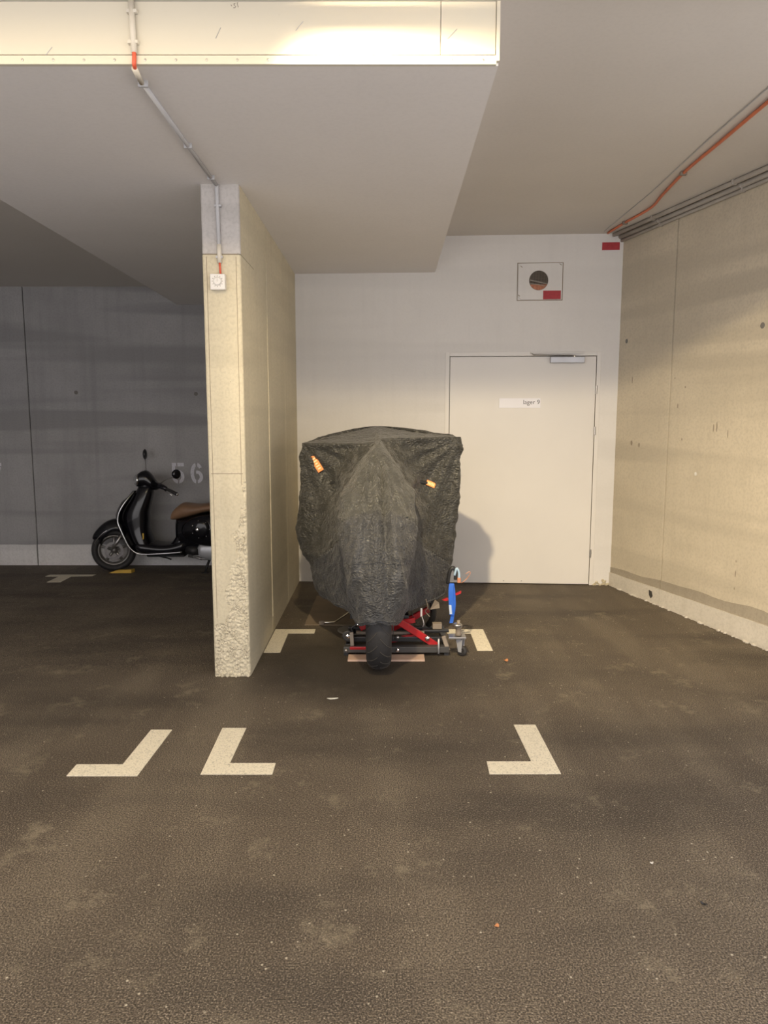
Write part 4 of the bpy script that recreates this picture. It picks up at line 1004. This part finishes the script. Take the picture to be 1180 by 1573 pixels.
# rear body
bm = NB(); rings_loft(bm, [sring(x, 0, (a+b)/2, w, (b-a)/2, 24, .7) for x, a, b, w in dense([(.70, .30, .57, .07), (.735, .275, .585, .12), (.80, .25, .60, .15), (.92, .26, .63, .175), (1.10, .30, .665, .19), (1.30, .36, .66, .18), (1.50, .45, .64, .13), (1.64, .52, .61, .05)], 4)]); obj('rear_body', bm, m_gloss, sc, True)
bm = NB(); rings_loft(bm, [hring(x0, x1, z, w) for x0, x1, z, w in dense([(.60, .86, .300, .13), (.655, .86, .335, .13), (.70, .86, .40, .125), (.712, .86, .46, .12), (.712, .86, .52, .11), (.70, .86, .575, .10)], 3)]); obj('seat_column', bm, m_gloss, sc, True)
for s in (-1, 1):
    bm = NB(); bmesh.ops.create_uvsphere(bm, u_segments=32, v_segments=20, radius=1, matrix=Matrix.Translation((1.13, s*.165, .475)) @ Matrix.Diagonal((.34, .085, .175, 1))); cw = obj('side_cowl', bm, m_gloss, sc, True)
    bm = NB(); lathe(bm, [(0, .030), (.05, .028), (.088, .022), (.100, .008), (.100, -.03), (0, -.03)], (0, 0, 0), 'y', 36)
    for v in bm.verts: v.co = Vector((1.02+v.co.x, s*(.235+v.co.y), .50+v.co.z))
    rc = obj('round_cover', bm, m_gloss, cw, True)
    for k in range(14):
        a = 2*PI*k/14; bm = NB(); bmesh.ops.create_icosphere(bm, subdivisions=1, radius=.006, matrix=Matrix.Translation((1.02+.094*math.cos(a), s*.258, .50+.094*math.sin(a)))); 
        if k % 2 == 0: obj('stud', bm, m_chrome, cw, True)
        else: bm.free()
    bm = NB(); lathe(bm, [(.0, .004), (.016, .003), (.020, 0), (0, 0)], (0, 0, 0), 'y', 14)
    for v in bm.verts: v.co = Vector((.985+v.co.x, s*(.264+v.co.y), .495+v.co.z))
    obj('badge', bm, m_chrome, cw, True)
# saddle
bm = NB(); rings_loft(bm, [sring(x, 0, (a+b)/2, w, (b-a)/2, 24, .8) for x, a, b, w in dense([(.640, .578, .600, .035), (.668, .573, .665, .09), (.72, .577, .717, .12), (.78, .59, .757, .138), (.86, .612, .752, .148), (.95, .637, .741, .15), (1.05, .665, .752, .155), (1.2, .672, .775, .15), (1.35, .665, .768, .13), (1.46, .66, .735, .08)], 4)]); obj('saddle', bm, m_brownseat, sc, True)
# headset, headlight, bars, mirrors
bm = NB(); rings_loft(bm, [sring(x, y, z, ry, rz, 22, .9) for x, y, z, ry, rz in dense([(.300, -.030, 1.005, .062, .062), (.335, -.02, 1.012, .080, .085), (.39, 0, 1.015, .092, .095), (.44, .0, .985, .085, .085), (.49, -.01, .950, .06, .055), (.53, -.03, .940, .03, .03)], 3)]); hs = obj('headset', bm, m_gloss, sc, True)
bm = NB(); rings_loft(bm, [hring(x0, x1, z, w) for x0, x1, z, w in ((.29, .45, .90, .07), (.30, .46, .95, .07), (.33, .46, .99, .06))]); obj('neck', bm, m_gloss, hs, True)
Rh = Matrix.Rotation(math.radians(24), 3, 'Z')
bm = NB(); lathe(bm, [(0, -.030), (.030, -.026), (.052, -.012), (.058, 0), (.058, .02), (0, .02)], (.290, -.048, 1.005), 'x', 28, Rh); obj('headlight_lens', bm, m_glass, hs, True)
bm = NB(); lathe(bm, [(.057, -.008), (.066, -.004), (.068, .012), (.058, .014), (.057, -.008)], (.292, -.048, 1.005), 'x', 28, Rh); obj('headlight_ring', bm, m_chrome, hs, True)
for pts, nm in (([(.47, -.05, .97), (.60, -.15, .945), (.66, -.20, .925)], 'bar_left'), ([(.38, .05, 1.0), (.33, .18, 1.0), (.31, .24, .99)], 'bar_right')):
    bm = NB(); tube(bm, pts, .024, 12, rads=[.036, .028, .020]); obj('handlebar', bm, m_gloss, sc, True)
for a, b in (((.655, -.195, .927), (.785, -.275, .880)), ((.312, .235, .99), (.27, .345, .97))):
    bm = NB(); tube(bm, [Vector(a), Vector(a).lerp(Vector(b), .5), Vector(b)], .017, 12, rads=[.016, .018, .019]); gp = obj('grip', bm, m_rubber, sc, True)
    bm = NB(); bb_ = Vector(b); d = (bb_-Vector(a)).normalized(); tube(bm, [bb_, bb_+d*.018], .013, 10); obj('bar_end', bm, m_chrome, gp, True)
    bm = NB(); n_ = Vector((-.04, -.01, -.012)); tube(bm, [Vector(a)+n_*.6, Vector(a).lerp(Vector(b), .5)+n_, Vector(b)+n_*1.1], .005, 7); obj('brake_lever', bm, m_chrome, gp, True)
for base, top, rx, rz_, nm, yaw in (((.56, -.12, .97), (.74, -.225, 1.055), .050, .050, 'm1', 40), ((.345, .13, 1.075), (.300, .25, 1.215), .024, .058, 'm2', 10)):
    B, Tp = Vector(base), Vector(top); bm = NB(); tube(bm, smooth_path([B, B.lerp(Tp, .5)+Vector((0, 0, .012)), Tp], 5), .0055, 8); ms = obj('mirror_stalk', bm, m_chrome, sc, True)
    bm = NB(); bmesh.ops.create_uvsphere(bm, u_segments=24, v_segments=14, radius=1, matrix=Matrix.Translation(Tp+Vector((0.035 if nm == 'm1' else 0, 0, 0.03 if nm == 'm1' else .055))) @ Matrix.Rotation(math.radians(yaw), 4, 'Z') @ Matrix.Diagonal((rx, .05 if nm == 'm2' else .028, rz_, 1))); obj('mirror_head', bm, m_blackmetal if nm == 'm2' else m_gloss, ms, True)
# engine, exhaust, stand
bm = NB(); tube(bm, [(.83, -.11, .255), (.90, -.125, .25), (.97, -.13, .25)], .05, 16, rads=[.045, .055, .05]); obj('engine_cylinder', bm, m_black, sc, True)
bm = NB(); rings_loft(bm, [sring(x, -.12, z, .055, r, 18, .8) for x, z, r in ((.96, .255, .05), (1.0, .25, .085), (1.1, .24, .10), (1.3, .235, .10), (1.42, .235, .06))]); obj('engine_case', bm, m_alu, sc, True)
bm = NB(); tube(bm, [(.84, -.10, .185), (.98, -.115, .16), (1.12, -.11, .15)], .014, 8); tube(bm, [(.90, -.11, .178), (.90, -.135, .178)], .014, 8); tube(bm, [(.99, -.11, .158), (.99, -.138, .158)], .014, 8); obj('engine_link', bm, m_steel, sc, True)
bm = NB(); tube(bm, [(1.08, -.10, .17), (1.05, -.13, .09), (1.03, -.155, .012)], .013, 8); tube(bm, [(.99, -.165, .010), (1.07, -.165, .010)], .009, 8); obj('centre_stand', bm, m_black, sc, True)
bm = NB(); tube(bm, [(1.2, .13, .25), (1.35, .19, .26), (1.62, .19, .31)], .05, 14, rads=[.02, .055, .055]); obj('exhaust', bm, m_steel, sc, True)
bm = NB(); box(bm, 1.62, 1.66, -.05, .05, .53, .59, .01); obj('tail_lamp', bm, m_redpaint, sc, True)

# yellow wedge by the scooter's front tyre
bm = NB(); zf = lambda y: floor_z(-2.9, y)
prism(bm, [(-2.975, 7.835, zf(7.835)), (-2.735, 7.845, zf(7.845)), (-2.735, 7.845, zf(7.845)+.036), (-2.905, 7.838, zf(7.838)+.028)], (0.01, .085, -.0042)); tag(obj('wheel_chock', bm, m_yellow), 'yellow wedge on the floor in front of the scooter wheel', 'wedge')

# ================================================================ litter on the floor
def flake(name, cx, cy, w, h, rot, mat, label, cat, curl=.006, seed=1):
    rnd = random.Random(seed); bm = NB(); n = 10; top = []; c, s = math.cos(rot), math.sin(rot)
    pts = []
    for k in range(n):
        a = 2*PI*k/n; r = .8+.35*rnd.random(); x, y = math.cos(a)*w/2*r, math.sin(a)*h/2*r
        pts.append(Vector((cx+x*c-y*s, cy+x*s+y*c, .001+curl*abs(math.cos(a)))))
    ctr = bm.verts.new((cx, cy, .002)); vs = [bm.verts.new(p) for p in pts]
    for k in range(n): bm.faces.new((ctr, vs[k], vs[(k+1) % n]))
    o = obj(name, bm, mat); o.modifiers.new('t', 'SOLIDIFY').thickness = .001
    return tag(o, label, cat)
flake('paper_slip', -.276, 3.80, .072, .020, .1, M('paper', (0.80, 0.80, 0.74), .8), 'small white paper slip on the floor in front of the motorcycle tyre', 'paper', .003, 3)
m_leaf = M('dry_leaf', (0.55, 0.24, 0.10), .8)
flake('dry_leaf', .752, 4.41, .035, .03, .5, m_leaf, 'dry orange leaf on the floor right of the castor wheel', 'leaf', .014, 4)
flake('dry_leaf', .334, 2.014, .016, .012, .9, m_leaf, 'dry orange leaf scrap on the floor at the bottom of the picture', 'leaf', .006, 5)
flake('dark_twig', .991, 2.117, .022, .010, -.7, m_black, 'tiny black scrap on the floor at the lower right', 'scrap', .006, 6)
flake('white_pebble', .905, 2.326, .014, .010, 0, m_white, 'tiny white pebble on the floor at the lower right', 'pebble', .006, 8)
